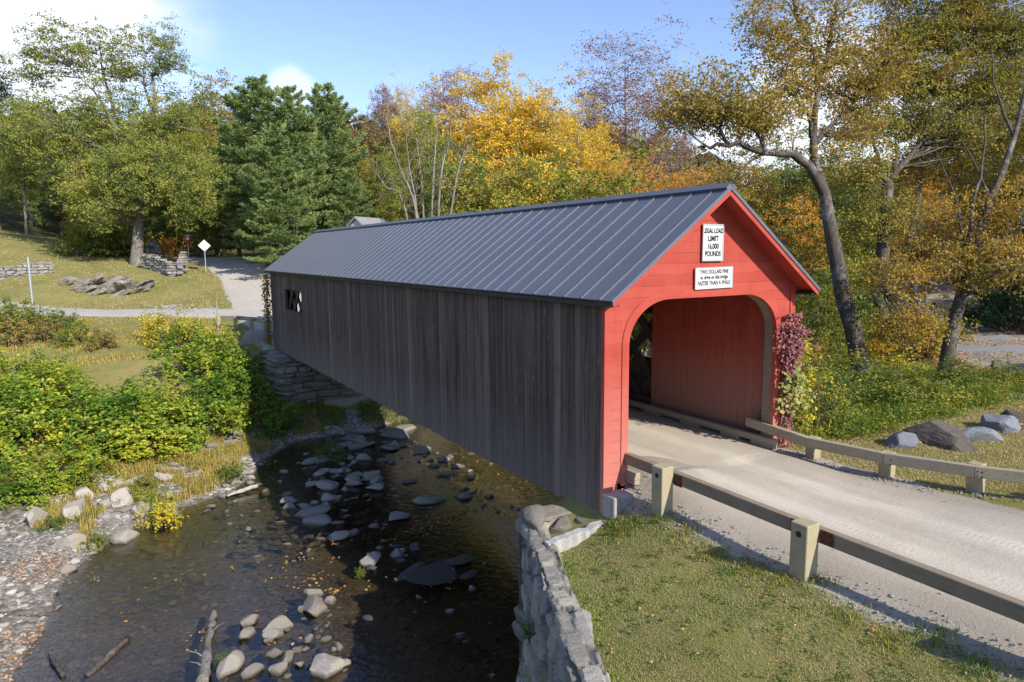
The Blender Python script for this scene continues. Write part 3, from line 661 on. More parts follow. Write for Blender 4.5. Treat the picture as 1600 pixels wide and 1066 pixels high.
for yy, s in ((Y0, -1), (Y1, 1)):
    for sg in (-1, 1):
        e = MB(); u = Vector((sg*SL, 0, 1)).normalized()
        y_a, y_b = sorted((yy+s*.004, yy+s*.022))
        pr = [(0, RG+.012), (sg*RH, EV+.012), (sg*RH-u.x*.06, EV-u.z*.06), (0, RG-.075)]
        e.prism(pr, 1, y_a, y_b); e.build('drip_edge', M['roof'], roof)
        f = MB(); y_a, y_b = sorted((yy-s*.002, yy-s*.04)); c = T+.004
        pr = [(0, RG-c*1.25), (sg*(RH-.02), EV-c-.0), (sg*(RH-.02)-u.x*.115, EV-c-u.z*.115), (0, RG-c*1.25-.15)]
        f.prism(pr, 1, y_a, y_b); f.build('rake_board', M['red'], roof)
        so = MB(); y_a, y_b = sorted((yy-s*.042, yy-s*(OVF+.0-.002)))
        pr = [(0, RG-.06), (sg*(RH-.03), EV-.056+.0), (sg*(RH-.03)-u.x*.03, EV-.056-u.z*.03), (0, RG-.1)]
        so.prism(pr, 1, y_a, y_b); so.build('soffit', M['red'], roof)
for sg in (-1, 1):
    e = MB(); x0, x1 = sorted((sg*(RH-.03), sg*(RH-.06))); e.box(x0, x1, Y0+.05, Y1-.05, EV-.14, EV-.045)
    x0, x1 = sorted((sg*(RH-.062), sg*(W2+.014))); e.box(x0, x1, Y0+.05, Y1-.05, EV-.12, EV-.09); e.build('eave_board', M['timber_dark'], roof)
# ------------------------------------------------------------------ signs on the gable
def text_mesh(name, s, size, mat, parent, loc, rot=(PI/2, 0, 0), sx=1.0, bold=.0, depth=.002):
    cu = bpy.data.curves.new(name, 'FONT'); cu.body = s; cu.size = size; cu.align_x = 'CENTER'; cu.align_y = 'CENTER'; cu.extrude = depth; cu.offset = bold; cu.resolution_u = 3
    t = bpy.data.objects.new('tmp', cu); COL.objects.link(t); bpy.context.view_layer.update()
    me = bpy.data.meshes.new_from_object(t.evaluated_get(bpy.context.evaluated_depsgraph_get())); bpy.data.objects.remove(t)
    me.name = name; me.materials.clear()
    o = link(name, me, mat, parent); o.location = loc; o.rotation_euler = rot; o.scale = (sx, 1, 1); return o
def plate_sign(name, cx, cz, w, h, tilt, lines, label, frame):
    r = empty(name, (cx, -.05, cz), label, 'sign'); r.rotation_euler = (0, tilt, 0)
    p = MB(); p.box(-w/2, w/2, -.008, .012, -h/2, h/2); p.build('face', M['white_metal'], r)
    f = MB(); b = .028 if frame else .012
    for (a0, a1, b0, b1) in ((-w/2-b, w/2+b, h/2, h/2+b), (-w/2-b, w/2+b, -h/2-b, -h/2), (-w/2-b, -w/2, -h/2, h/2), (w/2, w/2+b, -h/2, h/2)): f.box(a0, a1, -.016, .014, b0, b1)
    f.build('frame', M['grey_metal'], r)
    for (s, zz, size, sx) in lines: text_mesh('lettering', s, size, M['sign_black'], r, (0, -.0095, zz), sx=sx, bold=.006 if frame else .0035, depth=.0015)
    return r
plate_sign('load_limit_sign', .015, 5.09, .60, .76, 0, [('LEGAL LOAD', .255, .145, .72), ('LIMIT', .085, .165, .86), ('16,000', -.085, .165, .80), ('POUNDS', -.25, .155, .80)], 'tall white sign reading legal load limit 16,000 pounds under the gable peak', True)
plate_sign('speed_fine_sign', .085, 4.31, 1.17, .46, -.012, [('TWO DOLLARS FINE', .135, .125, .78), ('to drive on this bridge', .015, .12, .80), ('FASTER THAN A WALK', -.115, .135, .74)], 'wide white sign about the two dollars fine above the red arch', False)
# ------------------------------------------------------------------ stones and stone walls
def ico(sub):
    bm = bmesh.new(); bmesh.ops.create_icosphere(bm, subdivisions=sub, radius=1); me = bpy.data.meshes.new('t'); bm.to_mesh(me); bm.free()
    V = np.array([v.co[:] for v in me.vertices]); Fc = np.array([p.vertices[:] for p in me.polygons]); bpy.data.meshes.remove(me); return V, Fc
ICO3 = ico(4); ICO2 = ico(3); ICO1 = ico(2); ICO0 = ico(1)
def n3(P, s): return fbm(P[:, 0]+P[:, 2]*.7+s*3.1, P[:, 1]-P[:, 2]*.6+s*1.7, s, 3)
def rock_verts(r, base, cuts=12, rough=.16, squash=1.0):
    V = base[0].copy()
    for _ in range(cuts):
        n = r.normal(size=3); n[2] *= .8; n /= np.linalg.norm(n); d = r.uniform(.46, .8)
        over = np.maximum(0, V@n-d); V = V-over[:, None]*n*.96
    V = V*(1+rough*n3(V*1.6, r.integers(1000))[:, None]+rough*.35*n3(V*5, r.integers(1000))[:, None])
    V[:, 2] *= squash; return V
def rock_mesh(name, seed, base=ICO2, cuts=9, rough=.16, mat=None):
    r = np.random.default_rng(seed); V = rock_verts(r, base, cuts, rough)
    V /= (V.max(0)-V.min(0)).max()/2; me = fast_mesh(name, V, base[1]); me.materials.append(mat)
    return me
def block_verts(r, sx, sy, sz, jit=.12, nseg=3):
    """rough quarry block as a small subdivided cube"""
    g = np.linspace(-1, 1, nseg+1); vs = {}; V = []; Fc = []
    def vid(p):
        k = tuple(np.round(p, 4))
        if k not in vs: vs[k] = len(V); V.append(p)
        return vs[k]
    for ax in range(3):
        for s in (-1, 1):
            for i in range(nseg):
                for j in range(nseg):
                    q = []
                    for a, b in ((i, j), (i+1, j), (i+1, j+1), (i, j+1)):
                        p = [0, 0, 0]; p[ax] = s; p[(ax+1) % 3] = g[a]; p[(ax+2) % 3] = g[b]; q.append(vid(np.array(p, float)))
                    Fc.append(q if s > 0 else q[::-1])
    V = np.array(V); rad = np.linalg.norm(V, axis=1, keepdims=True)
    V = V*(1-.13*np.clip(rad-1.15, 0, 1)/.58)
    V = V+jit*r.normal(size=V.shape)*.5
    for _ in range(2):
        n = r.normal(size=3); n /= np.linalg.norm(n); d = r.uniform(.85, 1.15); o = np.maximum(0, V@n-d); V -= o[:, None]*n
    return V*np.array([sx, sy, sz])/2, np.array(Fc)
def stone_wall(name, path, thick, ztop, zbot, mat, label, cat, seed=1, course=(.22, .5), length=(.35, 1.1), jit=.12, lean=0.0, topjit=.0, core=True, nseg=3, proud=.12, group=None, gap=.015):
    """dry-laid wall; path is the plan line of its face, the body lies to the right of the direction of travel"""
    r = np.random.default_rng(seed); pts = np.array(path, float); V = []; Fc = []; nb = 0
    zt = ztop if callable(ztop) else (lambda s: ztop)
    zb_ = zbot if callable(zbot) else (lambda s: zbot)
    cum = np.r_[0, np.cumsum(np.hypot(*np.diff(pts, axis=0).T))]; Ltot = cum[-1]
    zmax = max(zt(s) for s in np.linspace(0, Ltot, 30)); zmin = min(zb_(s) for s in np.linspace(0, Ltot, 30))
    z = zmin
    while z < zmax-.04:
        h = r.uniform(*course); s = -r.uniform(0, .3)
        while s < Ltot:
            l = r.uniform(*length)*(1.0 if h < .35 else 1.15); sm = min(max(s+l/2, .001), Ltot-.001)
            i = min(np.searchsorted(cum, sm)-1, len(pts)-2); d = (pts[i+1]-pts[i])/(cum[i+1]-cum[i]); nrm = np.array([d[1], -d[0]])
            top = zt(sm)+r.uniform(-topjit, topjit)
            hh = h
            if z < zb_(sm)-h: s += l; continue
            if z > top-.06: s += l; continue
            if z+h > top+.05: hh = max(.08, top-z)
            t = thick*r.uniform(.8, 1.05)
            v, f = block_verts(r, l-gap, t, hh-gap, jit*r.uniform(.7, 1.4), nseg)
            ang = r.normal()*.035; ca, sa = math.cos(ang), math.sin(ang); v = v@np.array([[ca, -sa, 0], [sa, ca, 0], [0, 0, 1]]).T
            tz = r.normal()*.03; v[:, 2] += v[:, 0]*tz
            off = t/2-r.uniform(-.3, 1)*proud+lean*(z-zmin)
            c = pts[i]+d*(sm-cum[i])+nrm*off
            Rm = np.array([[d[0], nrm[0]], [d[1], nrm[1]]])
            xy = v[:, :2]@Rm.T+c; V.append(np.c_[xy, v[:, 2]+z+hh/2]); Fc.append(f+nb); nb += len(v); s += l
        z += h
    V = np.concatenate(V); Fc = np.concatenate(Fc); me = fast_mesh(name, V, Fc); o = link(name, me, mat, smooth=False)
    tag(o, label, cat, group)
    if core:
        mb = MB(); off0 = .16
        for i in range(len(pts)-1):
            a, b = pts[i], pts[i+1]; d = (b-a)/np.linalg.norm(b-a); n = np.array([d[1], -d[0]])
            for k in range(6):
                s0, s1 = cum[i]+(cum[i+1]-cum[i])*k/6, cum[i]+(cum[i+1]-cum[i])*(k+1)/6; p = a+d*(s0-cum[i]); q = a+d*(s1-cum[i])
                ln = lean*(zt(s0)-zmin)
                c = [p+n*off0, q+n*off0, q+n*thick*.85, p+n*thick*.85]; e = [u+n*ln for u in c]
                zz0, zz1 = zb_((s0+s1)/2)-.1, min(zt(s0), zt(s1))-.14
                mb.add([(*u, zz0) for u in c]+[(*u, zz1) for u in e], [(0,3,2,1),(4,5,6,7),(0,1,5,4),(1,2,6,5),(2,3,7,6),(3,0,4,7)])
        mb.build('mortar', M['mortar'], o)
    return o
M['mortar'] = simple('old_mortar', (.15, .14, .125), .95, .1, 0, 8, .35, .6)
# abutment and wing wall at the near end
dW = np.array([-1.54, -3.35]); dW /= np.linalg.norm(dW); CN = np.array([-4.15, 1.42])
wend = CN+dW*8.2
def wing_wall():
    """rubble wall laid in mortar: one rough skin over face and top, cracks between the stones"""
    r = np.random.default_rng(31); Lw, zb, zt, tw = 8.2, WL-.55, -.86, .5; nrm = np.array([dW[1], -dW[0]])
    if (np.array([-1, .4])@nrm) < 0: nrm = -nrm                   # towards the water
    Hf_ = zt-zb; prof = []
    for u in np.arange(0, Hf_-.12, .045): prof.append((0, zb+u, 1, 0, u))
    for a in np.linspace(0, PI/2, 7): prof.append((-.12+.12*math.cos(a), zt-.12+.12*math.sin(a), math.cos(a), math.sin(a), Hf_-.12+.19*a/(PI/2)))
    for u in np.arange(.05, tw-.1, .045): prof.append((-.12-u, zt, 0, 1, Hf_+.07+u))
    for u in (.05, .12, .3): prof.append((-tw, zt-u, -1, .2, Hf_+tw+u))
    prof = np.array(prof); S = np.arange(-.12, Lw, .045); SS_, UU = np.meshgrid(S, prof[:, 4], indexing='ij')
    # irregular stone pattern
    rows = []; q = []; z = 0; k = 0
    while z < Hf_+1:
        h = r.uniform(.28, .55); s = -.5
        while s < Lw+.5: l = r.uniform(.35, 1.05); q.append((s+l/2+r.normal()*.05, z+h/2+r.normal()*.05, l, h)); s += l
        z += h
    q = np.array(q); A = np.stack([SS_.ravel(), UU.ravel()], -1); A = A+.10*np.stack([fbm(A[:, 0]*1.5, A[:, 1]*1.5, 3), fbm(A[:, 0]*1.5+9, A[:, 1]*1.5, 4)], -1)
    D2 = np.abs(A[:, None, 0]-q[None, :, 0])/q[None, :, 2]*2; D3 = np.abs(A[:, None, 1]-q[None, :, 1])/q[None, :, 3]*2; Dm = (D2**3.5+D3**3.5)**(1/3.5); i1 = Dm.argmin(1); d1 = Dm.min(1)
    off = r.uniform(-.055, .045, len(q))[i1]; tx = r.normal(size=len(q))[i1]*.10*(A[:, 0]-q[i1, 0])+r.normal(size=len(q))[i1]*.16*(A[:, 1]-q[i1, 1])
    hgt = off+tx-.10*sstep(.9, 1.03, d1)-.07*sstep(.2, .42, fbm(A[:, 0]*2.2, A[:, 1]*2.2, 12, 3))+.10*fbm(A[:, 0]*3.6, A[:, 1]*1.0, 6, 4)+.06*fbm(A[:, 0]*9, A[:, 1]*6, 7, 4)
    hgt = hgt.reshape(SS_.shape); lift = .10*fbm(S*.9, S*0, 15, 3)-.16*sstep(.7, 0, S)*0
    P = np.array([0., 0., 0.]); V = np.zeros(SS_.shape+(3,))
    base = CN[None]+dW[None]*S[:, None]
    n_out = prof[:, 0][None]+hgt*prof[:, 2][None]; zz = prof[:, 1][None]+hgt*prof[:, 3][None]*.4+lift[:, None]*np.clip((prof[:, 1][None]-zb)/Hf_, 0, 1)**3
    V[..., 0] = base[:, 0:1]+nrm[0]*n_out; V[..., 1] = base[:, 1:2]+nrm[1]*n_out; V[..., 2] = zz
    ii = np.arange(V.shape[0]*V.shape[1]).reshape(V.shape[:2]); Qf = np.stack([ii[:-1,:-1], ii[1:,:-1], ii[1:,1:], ii[:-1,1:]], -1).reshape(-1, 4)
    wm_ = fast_mesh('wing_wall', V.reshape(-1, 3), Qf)
    for nm_, vals in (('tone', r.random(len(q))[i1]), ('joint', sstep(.93, 1.03, d1))): wm_.attributes.new(nm_, 'FLOAT', 'POINT').data.foreach_set('value', vals.astype(np.float32))
    o = link('wing_wall', wm_, M['wallstone'])
    tag(o, 'rough grey mortared stone wing wall falling from the lawn to the stream', 'stone wall')
    mb = MB(); e0, e1 = CN+nrm*.06, CN-nrm*.5; x0 = dW*.1      # return end towards the abutment
    mb.add([(*(e0+x0), zb), (*(e1+x0), zb), (*(e1+x0), zt-.1), (*(e0+x0), zt-.1), (*(e0+x0*1.5), zb), (*(e1+x0*1.5), zb), (*(e1+x0*1.5), zt-.1), (*(e0+x0*1.5), zt-.1)], [(0,1,2,3),(7,6,5,4),(0,4,5,1),(1,5,6,2),(2,6,7,3),(3,7,4,0)])
    mb.build('mortar', M['mortar'], o)
wing_wall()
stone_wall('abutment', [CN+np.array([.02, .03]), (4.6, 1.6)], .7, -.74, WL-.5, M['abutstone'], 'stone abutment carrying the near end of the covered bridge', 'abutment', 4, (.3, .55), (.5, 1.2), .12, nseg=3)
# big rounded capping stone on the corner
cs = rock_mesh('capping_stone', 12, ICO3, 7, .12, M['wallstone'])
o = link('capping_stone', cs, None, None, (-3.98, 1.12, -.93), True); o.scale = (.36, .62, .40); o.rotation_euler = (0, .1, -.35); tag(o, 'rounded grey boulder capping the corner of the wing wall', 'stone')
# pale coping slab from the bridge corner to the wing wall
def slab(name, a, b, th, mat, label, cat):
    """a, b = (x, y, ztop, zbottom) of the front face"""
    r = np.random.default_rng(2); n = 14; V = []; ax, bx = np.array(a), np.array(b); d = bx[:2]-ax[:2]; d /= np.linalg.norm(d); nr = np.array([-d[1], d[0]])
    mb = MB()
    prof = []
    for i in range(n+1):
        t = i/n; p = ax+(bx-ax)*t; j = r.normal(size=3)*.018
        zt, zb = p[2]+j[0], p[3]
        f = p[:2]+nr*j[1]
        prof.append([(*f, zb), (*(f-nr*.015), zt), (*(f-nr*(th+j[2])), zt-.01), (*(f-nr*th), zb)])
    vs = [q for pr in prof for q in pr]; fs = []
    for i in range(n):
        for k in range(4): fs.append((4*i+k, 4*i+(k+1) % 4, 4*i+4+(k+1) % 4, 4*i+4+k))
    fs += [(0, 1, 2, 3), (4*n+3, 4*n+2, 4*n+1, 4*n)]
    mb.add(vs, fs); o = mb.build(name, mat, bevel=.008); return tag(o, label, cat)
slab('coping_slab', (-4.5, -.02, -.80, -1.45), (-2.99, -.1, -.62, -1.1), .2, M['white_stone'], 'pale whitish stone coping slab between bridge corner and wing wall', 'coping')
for k, (x, y, z, a) in enumerate([(-3.55, .62, -.98, .5), (-3.15, .35, -.92, .4), (-3.75, .2, -1.02, .35), (-3.35, .95, -1.0, .45)]):
    o = link('rubble_stone', rock_mesh('rubble_stone', 40+k, ICO2, 12, .14, M['wallstone']), None, None, (x, y, z)); o.scale = (a, a*.7, a*.5); o.rotation_euler = (0, .1, k*1.3); tag(o, ['flat rubble stone between the capping boulder and the bridge siding', 'rubble stone tucked under the bridge corner', 'rubble stone behind the middle of the pale coping', 'rubble stone at the water side of the bridge corner'][k], 'stone')
# concrete blocks beside the portal foot
mb = MB(); mb.box(-3.04, -2.56, -.44, -.035, -.75, -.10); o = mb.build('concrete_block', M['concrete'], bevel=.02); tag(o, 'upright pale concrete block against the left foot of the red portal', 'concrete block')
mb = MB(); mb.box(-2.55, -2.12, -.40, -.05, -.5, -.13); o = mb.build('concrete_block', M['concrete'], bevel=.02); tag(o, 'low concrete step block between the portal foot and the first rail post', 'concrete block')
# far abutment with stepped concrete wing
stone_wall('abutment', [(4.6, 28.0), (-3.6, 27.8), (-4.3, 31.5)], .8, lambda s: -.78, WL+.2, M['abutstone'], 'shaded layered stone abutment under the far end of the bridge', 'abutment', 9, (.2, .5), (.6, 1.7), .1, topjit=.04, nseg=3, proud=.2)
mb = MB(); mb.prism([(-4.75, -.55), (-4.25, .22), (-2.98, .34), (-2.98, -1.5), (-4.75, -1.5)], 1, 33.0, 33.35)
o = mb.build('concrete_wing_wall', M['concrete'], bevel=.03); tag(o, 'shaded grey concrete wing wall at the far end of the bridge', 'concrete wall')
# field walls beyond the lane
def gz(path):
    pts = np.array(path, float); cum = np.r_[0, np.cumsum(np.hypot(*np.diff(pts, axis=0).T))]
    def f(s):
        x = np.interp(s, cum, pts[:, 0]); y = np.interp(s, cum, pts[:, 1]); return hz(x, y)
    return f
pw = [(-26, 68.6), (-20.2, 66.0), (-15.6, 67.2)]; g0 = gz(pw)
stone_wall('field_wall', pw[::-1], .6, lambda s: gz(pw[::-1])(s)+1.15, lambda s: gz(pw[::-1])(s)-.2, M['fieldstone'], 'sunlit dry stone field wall at the left edge above the lawn', 'stone wall', 21, (.12, .3), (.3, .95), .14, topjit=.08, core=True, proud=.1)
pw2 = [at(222, 418, 67)[:2], at(262, 424, 64)[:2], at(286, 424, 64)[:2], at(293, 411, 70)[:2]]
stone_wall('field_wall', pw2[::-1], .6, lambda s: gz(pw2[::-1])(s)+1.35, lambda s: gz(pw2[::-1])(s)-.25, M['fieldstone'], 'dry stone retaining wall between the big maple and the curving road', 'stone wall', 22, (.12, .3), (.25, .8), .16, topjit=.08, core=True, proud=.1)
# ledge outcrop on the hillside: tilted strata
r_ = np.random.default_rng(5); Vs = []; Fs = []; nb = 0
for k in range(46):
    px = r_.uniform(92, 238); py = 447-10*(px-92)/146+r_.uniform(-9, 5)-(8 if 140 < px < 225 else 0); d = 61+r_.uniform(-1.5, 1.8); big_ = 1 if 130 < px < 225 else .6
    v, f = block_verts(r_, r_.uniform(.9, 2.8)*big_, r_.uniform(.4, 1.0), r_.uniform(.22, .46), .2, 4)
    tl = r_.uniform(.25, .6); c_, s_ = math.cos(tl), math.sin(tl); az = YAW*-1+r_.normal()*.3
    v = v@np.array([[c_, 0, s_], [0, 1, 0], [-s_, 0, c_]]); v = v@np.array([[math.cos(az), math.sin(az), 0], [-math.sin(az), math.cos(az), 0], [0, 0, 1]])
    p = at(px, py, d); Vs.append(v+np.array([p[0], p[1], hz(p[0], p[1])+r_.uniform(-.2, .25)*big_])); Fs.append(f+nb); nb += len(v)
tag(link('rock_ledge', fast_mesh('rock_ledge', np.concatenate(Vs), np.concatenate(Fs)), M['ledge']), 'tilted layered rock ledge on the grass slope below the big maple', 'rock ledge')
# ------------------------------------------------------------------ guard rails
def guard_rail(name, rails, posts, label, side, pw_=.26, extra=None, mat='timber'):
    """rails: polyline pieces (x,y,ztop); posts: (x,y,ztop,zbot)"""
    root = empty(name, (posts[0][0], posts[0][1], 0), label, 'guard rail'); ox, oy = posts[0][0], posts[0][1]
    for pc in rails:
        mb = MB()
        for a, b in zip(pc[:-1], pc[1:]): mb.bar((a[0]-ox, a[1]-oy, a[2]-.115), (b[0]-ox, b[1]-oy, b[2]-.115), .145, .23)
        mb.build('rail', M[mat], root, bevel=.01)
    for (x, y, zt, zb) in posts:
        mb = MB(); h = pw_/2; mb.box(x-ox-h, x-ox+h, y-oy-h, y-oy+h, zb, zt)
        p = mb.build('post', M['timber_post'], root, bevel=.012)
        if extra: extra(p, x-ox, y-oy, zt)
    return root
def near_extra(p, x, y, zt):
    m = MB(); m.tube([(x-.14, y, zt-.17), (x-.1535, y, zt-.17)], .05, 14); m.build('bolt_hole', M['black'], p)
    for q in (-1, 1):
        for dx in (.2, .3) if q < 0 else (.2,):
            for dz in (-.2, -.28): pass
guard_rail('guard_rail', [[(-2.355, -.02, .66), (-2.355, -1.28, .65)], [(-2.355, -1.3, .65), (-2.355, -4.48, .62)], [(-2.355, -4.5, .62), (-2.30, -7.9, .60)], [(-2.30, -7.92, .60), (-2.1, -11.3, .6)]],
           [(-2.585, -1.34, .77, -.45), (-2.585, -4.5, .72, -.45), (-2.53, -7.9, .70, -.4), (-2.33, -11.2, .70, -.4)], 'low timber guard rail on square posts running from the left portal foot', -1, .30, near_extra, 'timber_brown')
nr = [o for o in bpy.data.objects if o.name.startswith('guard_rail')][0]
for y in (-1.08, -1.6, -4.24, -4.78):     # rusty splice plates with bolt heads on the outer face
    mb = MB(); mb.box(.148, .156, y+1.34-.11, y+1.34+.11, .40, .62); sp_ = mb.build('splice_plate', M['rust'], nr)
    for a in (-.06, .06):
        for b in (.45, .57): mb = MB(); mb.tube([(.148, y+1.34+a, b), (.136, y+1.34+a, b)], .017, 6); mb.build('bolt', M['black'], sp_)
RR = [(2.32, .75, .66), (2.36, -1.0, .52), (2.52, -2.75, .56), (2.93, -4.35, .63), (3.5, -5.9, .72), (4.2, -7.6, .8)]
def far_extra(p, x, y, zt):
    for a in (-.2, -.12, .12, .2):
        for b in (-.2, -.1): m = MB(); m.tube([(x-.205, y+a, zt+b), (x-.225, y+a, zt+b)], .016, 6); m.build('bolt', M['black'], p)
guard_rail('guard_rail', [RR[0:3], RR[2:4], RR[3:5], RR[4:6]], [(2.545, -1.02, .50, -.35), (2.70, -2.72, .54, -.35), (3.1, -4.3, .64, -.3), (3.68, -5.85, .72, -.3), (4.38, -7.5, .8, -.3)], 'timber guard rail curving away from the right portal foot along the grass', 1, .25, far_extra)
# guard rail at the far end of the bridge
fr = empty('guard_rail', (-3.6, 36.2, 0), 'low timber guard rail in shade at the far bridge end', 'guard rail')
m = MB(); pts_ = [(-4.9, 38.9, .80), (-4.0, 37.4, .86), (-3.3, 35.2, .88), (-3.1, 32.6, .88)]
for a, b in zip(pts_[:-1], pts_[1:]): m.bar((a[0]+3.6, a[1]-36.2, a[2]-.14), (b[0]+3.6, b[1]-36.2, b[2]-.14), .14, .26)
m.build('rail', M['timber'], fr)
for (x, y, z) in [(-4.95, 38.7, .8), (-4.1, 37.2, .86), (-3.45, 35.2, .88)]:
    m = MB(); m.box(x+3.6-.26, x+3.6-.02, y-36.2-.12, y-36.2+.12, -.5, z+.04); m.build('post', M['timber_post'], fr)
# ------------------------------------------------------------------ posts and road signs beyond
def steel_post(px, py, d, ztop_px, rad, label, name='steel_post', cat='post', mat='galv', captop=None):
    b = at(px, py, d); z0 = hz(b[0], b[1]); zt = at(px, ztop_px, d)[2]
    r = empty(name, (b[0], b[1], z0), label, cat)
    m = MB(); m.tube([(0, 0, -.2), (0, 0, zt-z0)], rad, 8); m.build('shaft', M[mat], r)
    m = MB(); m.tube([(0, 0, zt-z0-.002), (0, 0, zt-z0+.03)], rad*1.25, 8); m.build('cap', M[captop or mat], r); return r, zt-z0
steel_post(52, 487, 48, 402, .085, 'tall plain grey steel post in the grass at left')
steel_post(340, 500, 41, 472, .03, 'thin pale marker post beside the road by the far bridge end', 'marker_post', 'marker post', 'galv')
steel_post(284, 398, 72, 385, .05, 'short post with white cap left of the red sign', 'marker_post', 'marker post', 'timber_post', 'white_metal')
r, h = steel_post(322, 426, 65, 384, .045, 'diamond road sign seen from its pale back beside the curving road', 'road_sign', 'road sign')
m = MB(); s = .56; zc = h-.0
m.add([(0, -.05, zc-s), (s, -.05, zc), (0, -.05, zc+s), (-s, -.05, zc), (0, -.065, zc-s), (s, -.065, zc), (0, -.065, zc+s), (-s, -.065, zc)], [(0,1,2,3),(7,6,5,4),(0,4,5,1),(1,5,6,2),(2,6,7,3),(3,7,4,0)])
o = m.build('plate', M['white_metal'], r); m = MB(); m.box(-.03, .03, -.085, -.067, zc-.5, zc+.5); m.build('strut', M['galv'], r)
r.rotation_euler = (0, 0, -.1)
r, h = steel_post(295, 402, 72, 370, .04, 'red and white triangular yield sign beneath a small green street sign', 'yield_sign', 'road sign')
m = MB(); s = .42; zc = h-.35; m.prism([(-s, zc+.38), (s, zc+.38), (0, zc-.36)], 1, -.07, -.05); m.build('plate', M['sign_red'], r)
m = MB(); m.prism([(-s*.42, zc+.22), (s*.42, zc+.22), (0, zc-.1)], 1, -.078, -.0705); m.build('centre', M['white_metal'], r)
m = MB(); m.box(-.3, .3, -.015, .015, h+.03, h+.2); m.build('street_sign', M['sign_green'], r)
# mailbox on a post
b = at(232, 403, 74); z0 = hz(b[0], b[1]); r = empty('mailbox', (b[0], b[1], z0), 'dark mailbox on a pale wooden post behind the big maple trunk', 'mailbox')
m = MB(); m.box(-.09, .09, -.09, .09, -.2, 1.05); m.build('post', M['timber_post'], r)
m = MB(); m.prism([(.05, .98)]+[(.05+.25+.25*math.cos(a)*1.0, 1.18+.2*math.sin(a)) for a in np.linspace(PI, 0, 9)]+[(.55, .98)], 1, -.12, .12)
m.build('box', simple('mailbox_paint', (.05, .055, .07), .5, .4, .2), r)
# black marker post and parked car at the right edge
b = at(1549, 592, 25.5); r = empty('marker_post', (b[0], b[1], hz(b[0], b[1])), 'slim black marker post in the leaf litter by the back road', 'marker post')
m = MB(); m.tube([(0, 0, -.1), (0, 0, .5)], .028, 8); m.build('shaft', M['black'], r)
m = MB(); m.box(-.05, .05, -.03, .03, .5, .82); m.build('reflector', M['black'], r)
b = at(1606, 592, 26.5); z0 = hz(b[0]+.6, b[1]-.8); r = empty('parked_car', (b[0], b[1], z0), 'dark parked car with only its wheel showing at the right edge', 'car'); r.rotation_euler = (0, 0, math.radians(-32))
M['carpaint'] = simple('dark_car_paint', (.018, .02, .024), .3, .6, .3, 5, .1, 0); M['rubber'] = simple('tyre_rubber', (.015, .015, .016), .85, .2)
prof = [(.05, .32), (.12, .72), (1.05, .86), (1.75, 1.36), (3.1, 1.4), (3.9, .95), (4.3, .9), (4.32, .35)]
m = MB(); m.prism(prof, 1, -1.75, -.05); m.build('body', M['carpaint'], r, bevel=.06)
m = MB(); m.prism([(1.2, .88), (1.78, 1.29), (3.05, 1.32), (3.7, .95)], 1, -1.765, -.035); m.build('side_window', simple('car_glass', (.02, .025, .03), .08, .6), r)
for yy in (-1.72, -.16):
    for xx in (.78, 3.5):
        m = MB(); m.tube([(xx, yy-.1, .31), (xx, yy+.1, .31)], .32, 20); w = m.build('wheel', M['rubber'], r)
        m = MB(); m.tube([(xx, yy-.11, .31), (xx, yy+.11, .31)], .18, 14); m.build('rim', M['galv'], w)
# small grey roofed house behind the bridge
b = at(577, 352, 62); z0 = hz(b[0], b[1]); r = empty('house', (b[0], b[1], z0), 'small house with a grey gabled roof peeping over the bridge ridge', 'house'); r.rotation_euler = (0, 0, .62)
zr = at(577, 340, 62)[2]-z0
m = MB(); m.box(-2, 2, -1.1, 1.1, -1, zr-1.2); m.prism([(-1.1, zr-1.2), (1.1, zr-1.2), (0, zr-.3)], 0, -2, 2); m.build('wall', simple('house_clapboard', (.46, .43, .38), .8, .2), r)
m = MB()
for s in (-1, 1): m.prism([(0, zr), (s*1.35, zr-1.2), (s*1.35, zr-1.32), (0, zr-.15)], 0, -2.2, 2.2)
m.build('roof', simple('house_shingles', (.23, .23, .235), .85, .2, 0, 3, .25, .2), r)
for xx in (-1.4, .5):
    m = MB(); m.box(xx, xx+.9, -1.14, -1.105, zr-3.0, zr-1.9); wdw = m.build('window', simple('window_glass', (.05, .06, .07), .1, .5), r)
# ------------------------------------------------------------------ boulders behind the right rail
def place_rock(name, me, loc, sc, rz, label, cat, group=None, tilt=(0, 0)):
    o = bpy.data.objects.new(name, me); COL.objects.link(o); o.location = loc; o.scale = sc; o.rotation_euler = (tilt[0], tilt[1], rz); return tag(o, label, cat, group)
for i, (px, py, w, h_, mat, lab) in enumerate([(1412, 702, 1.15, .6, 'boulder', 'blue grey boulder behind the rail, left of the brown one'), (1478, 698, 1.75, .85, 'brownrock', 'large brown flat faced boulder behind the right guard rail'), (1534, 694, 1.15, .7, 'boulder', 'jagged blue grey boulder right of the brown boulder'), (1571, 680, 1.25, .62, 'boulder', 'pale blue grey boulder farthest right in the row'), (1592, 668, 1.0, .5, 'brownrock', 'dark brown boulder at the right frame edge'), (1590, 628, 1.6, .3, 'fieldstone', 'low pale flat stone among leaves near the back road')]):
    p = on_z(px, py, .05); me = rock_mesh('boulder', 60+i, ICO3, 22, .26, M[mat])
    o = place_rock('boulder', me, (p[0]+.3, p[1]+.25, hz(p[0], p[1])+h_*.14), (w/2, w*.42, h_*.5), i*1.3, lab, 'boulder')
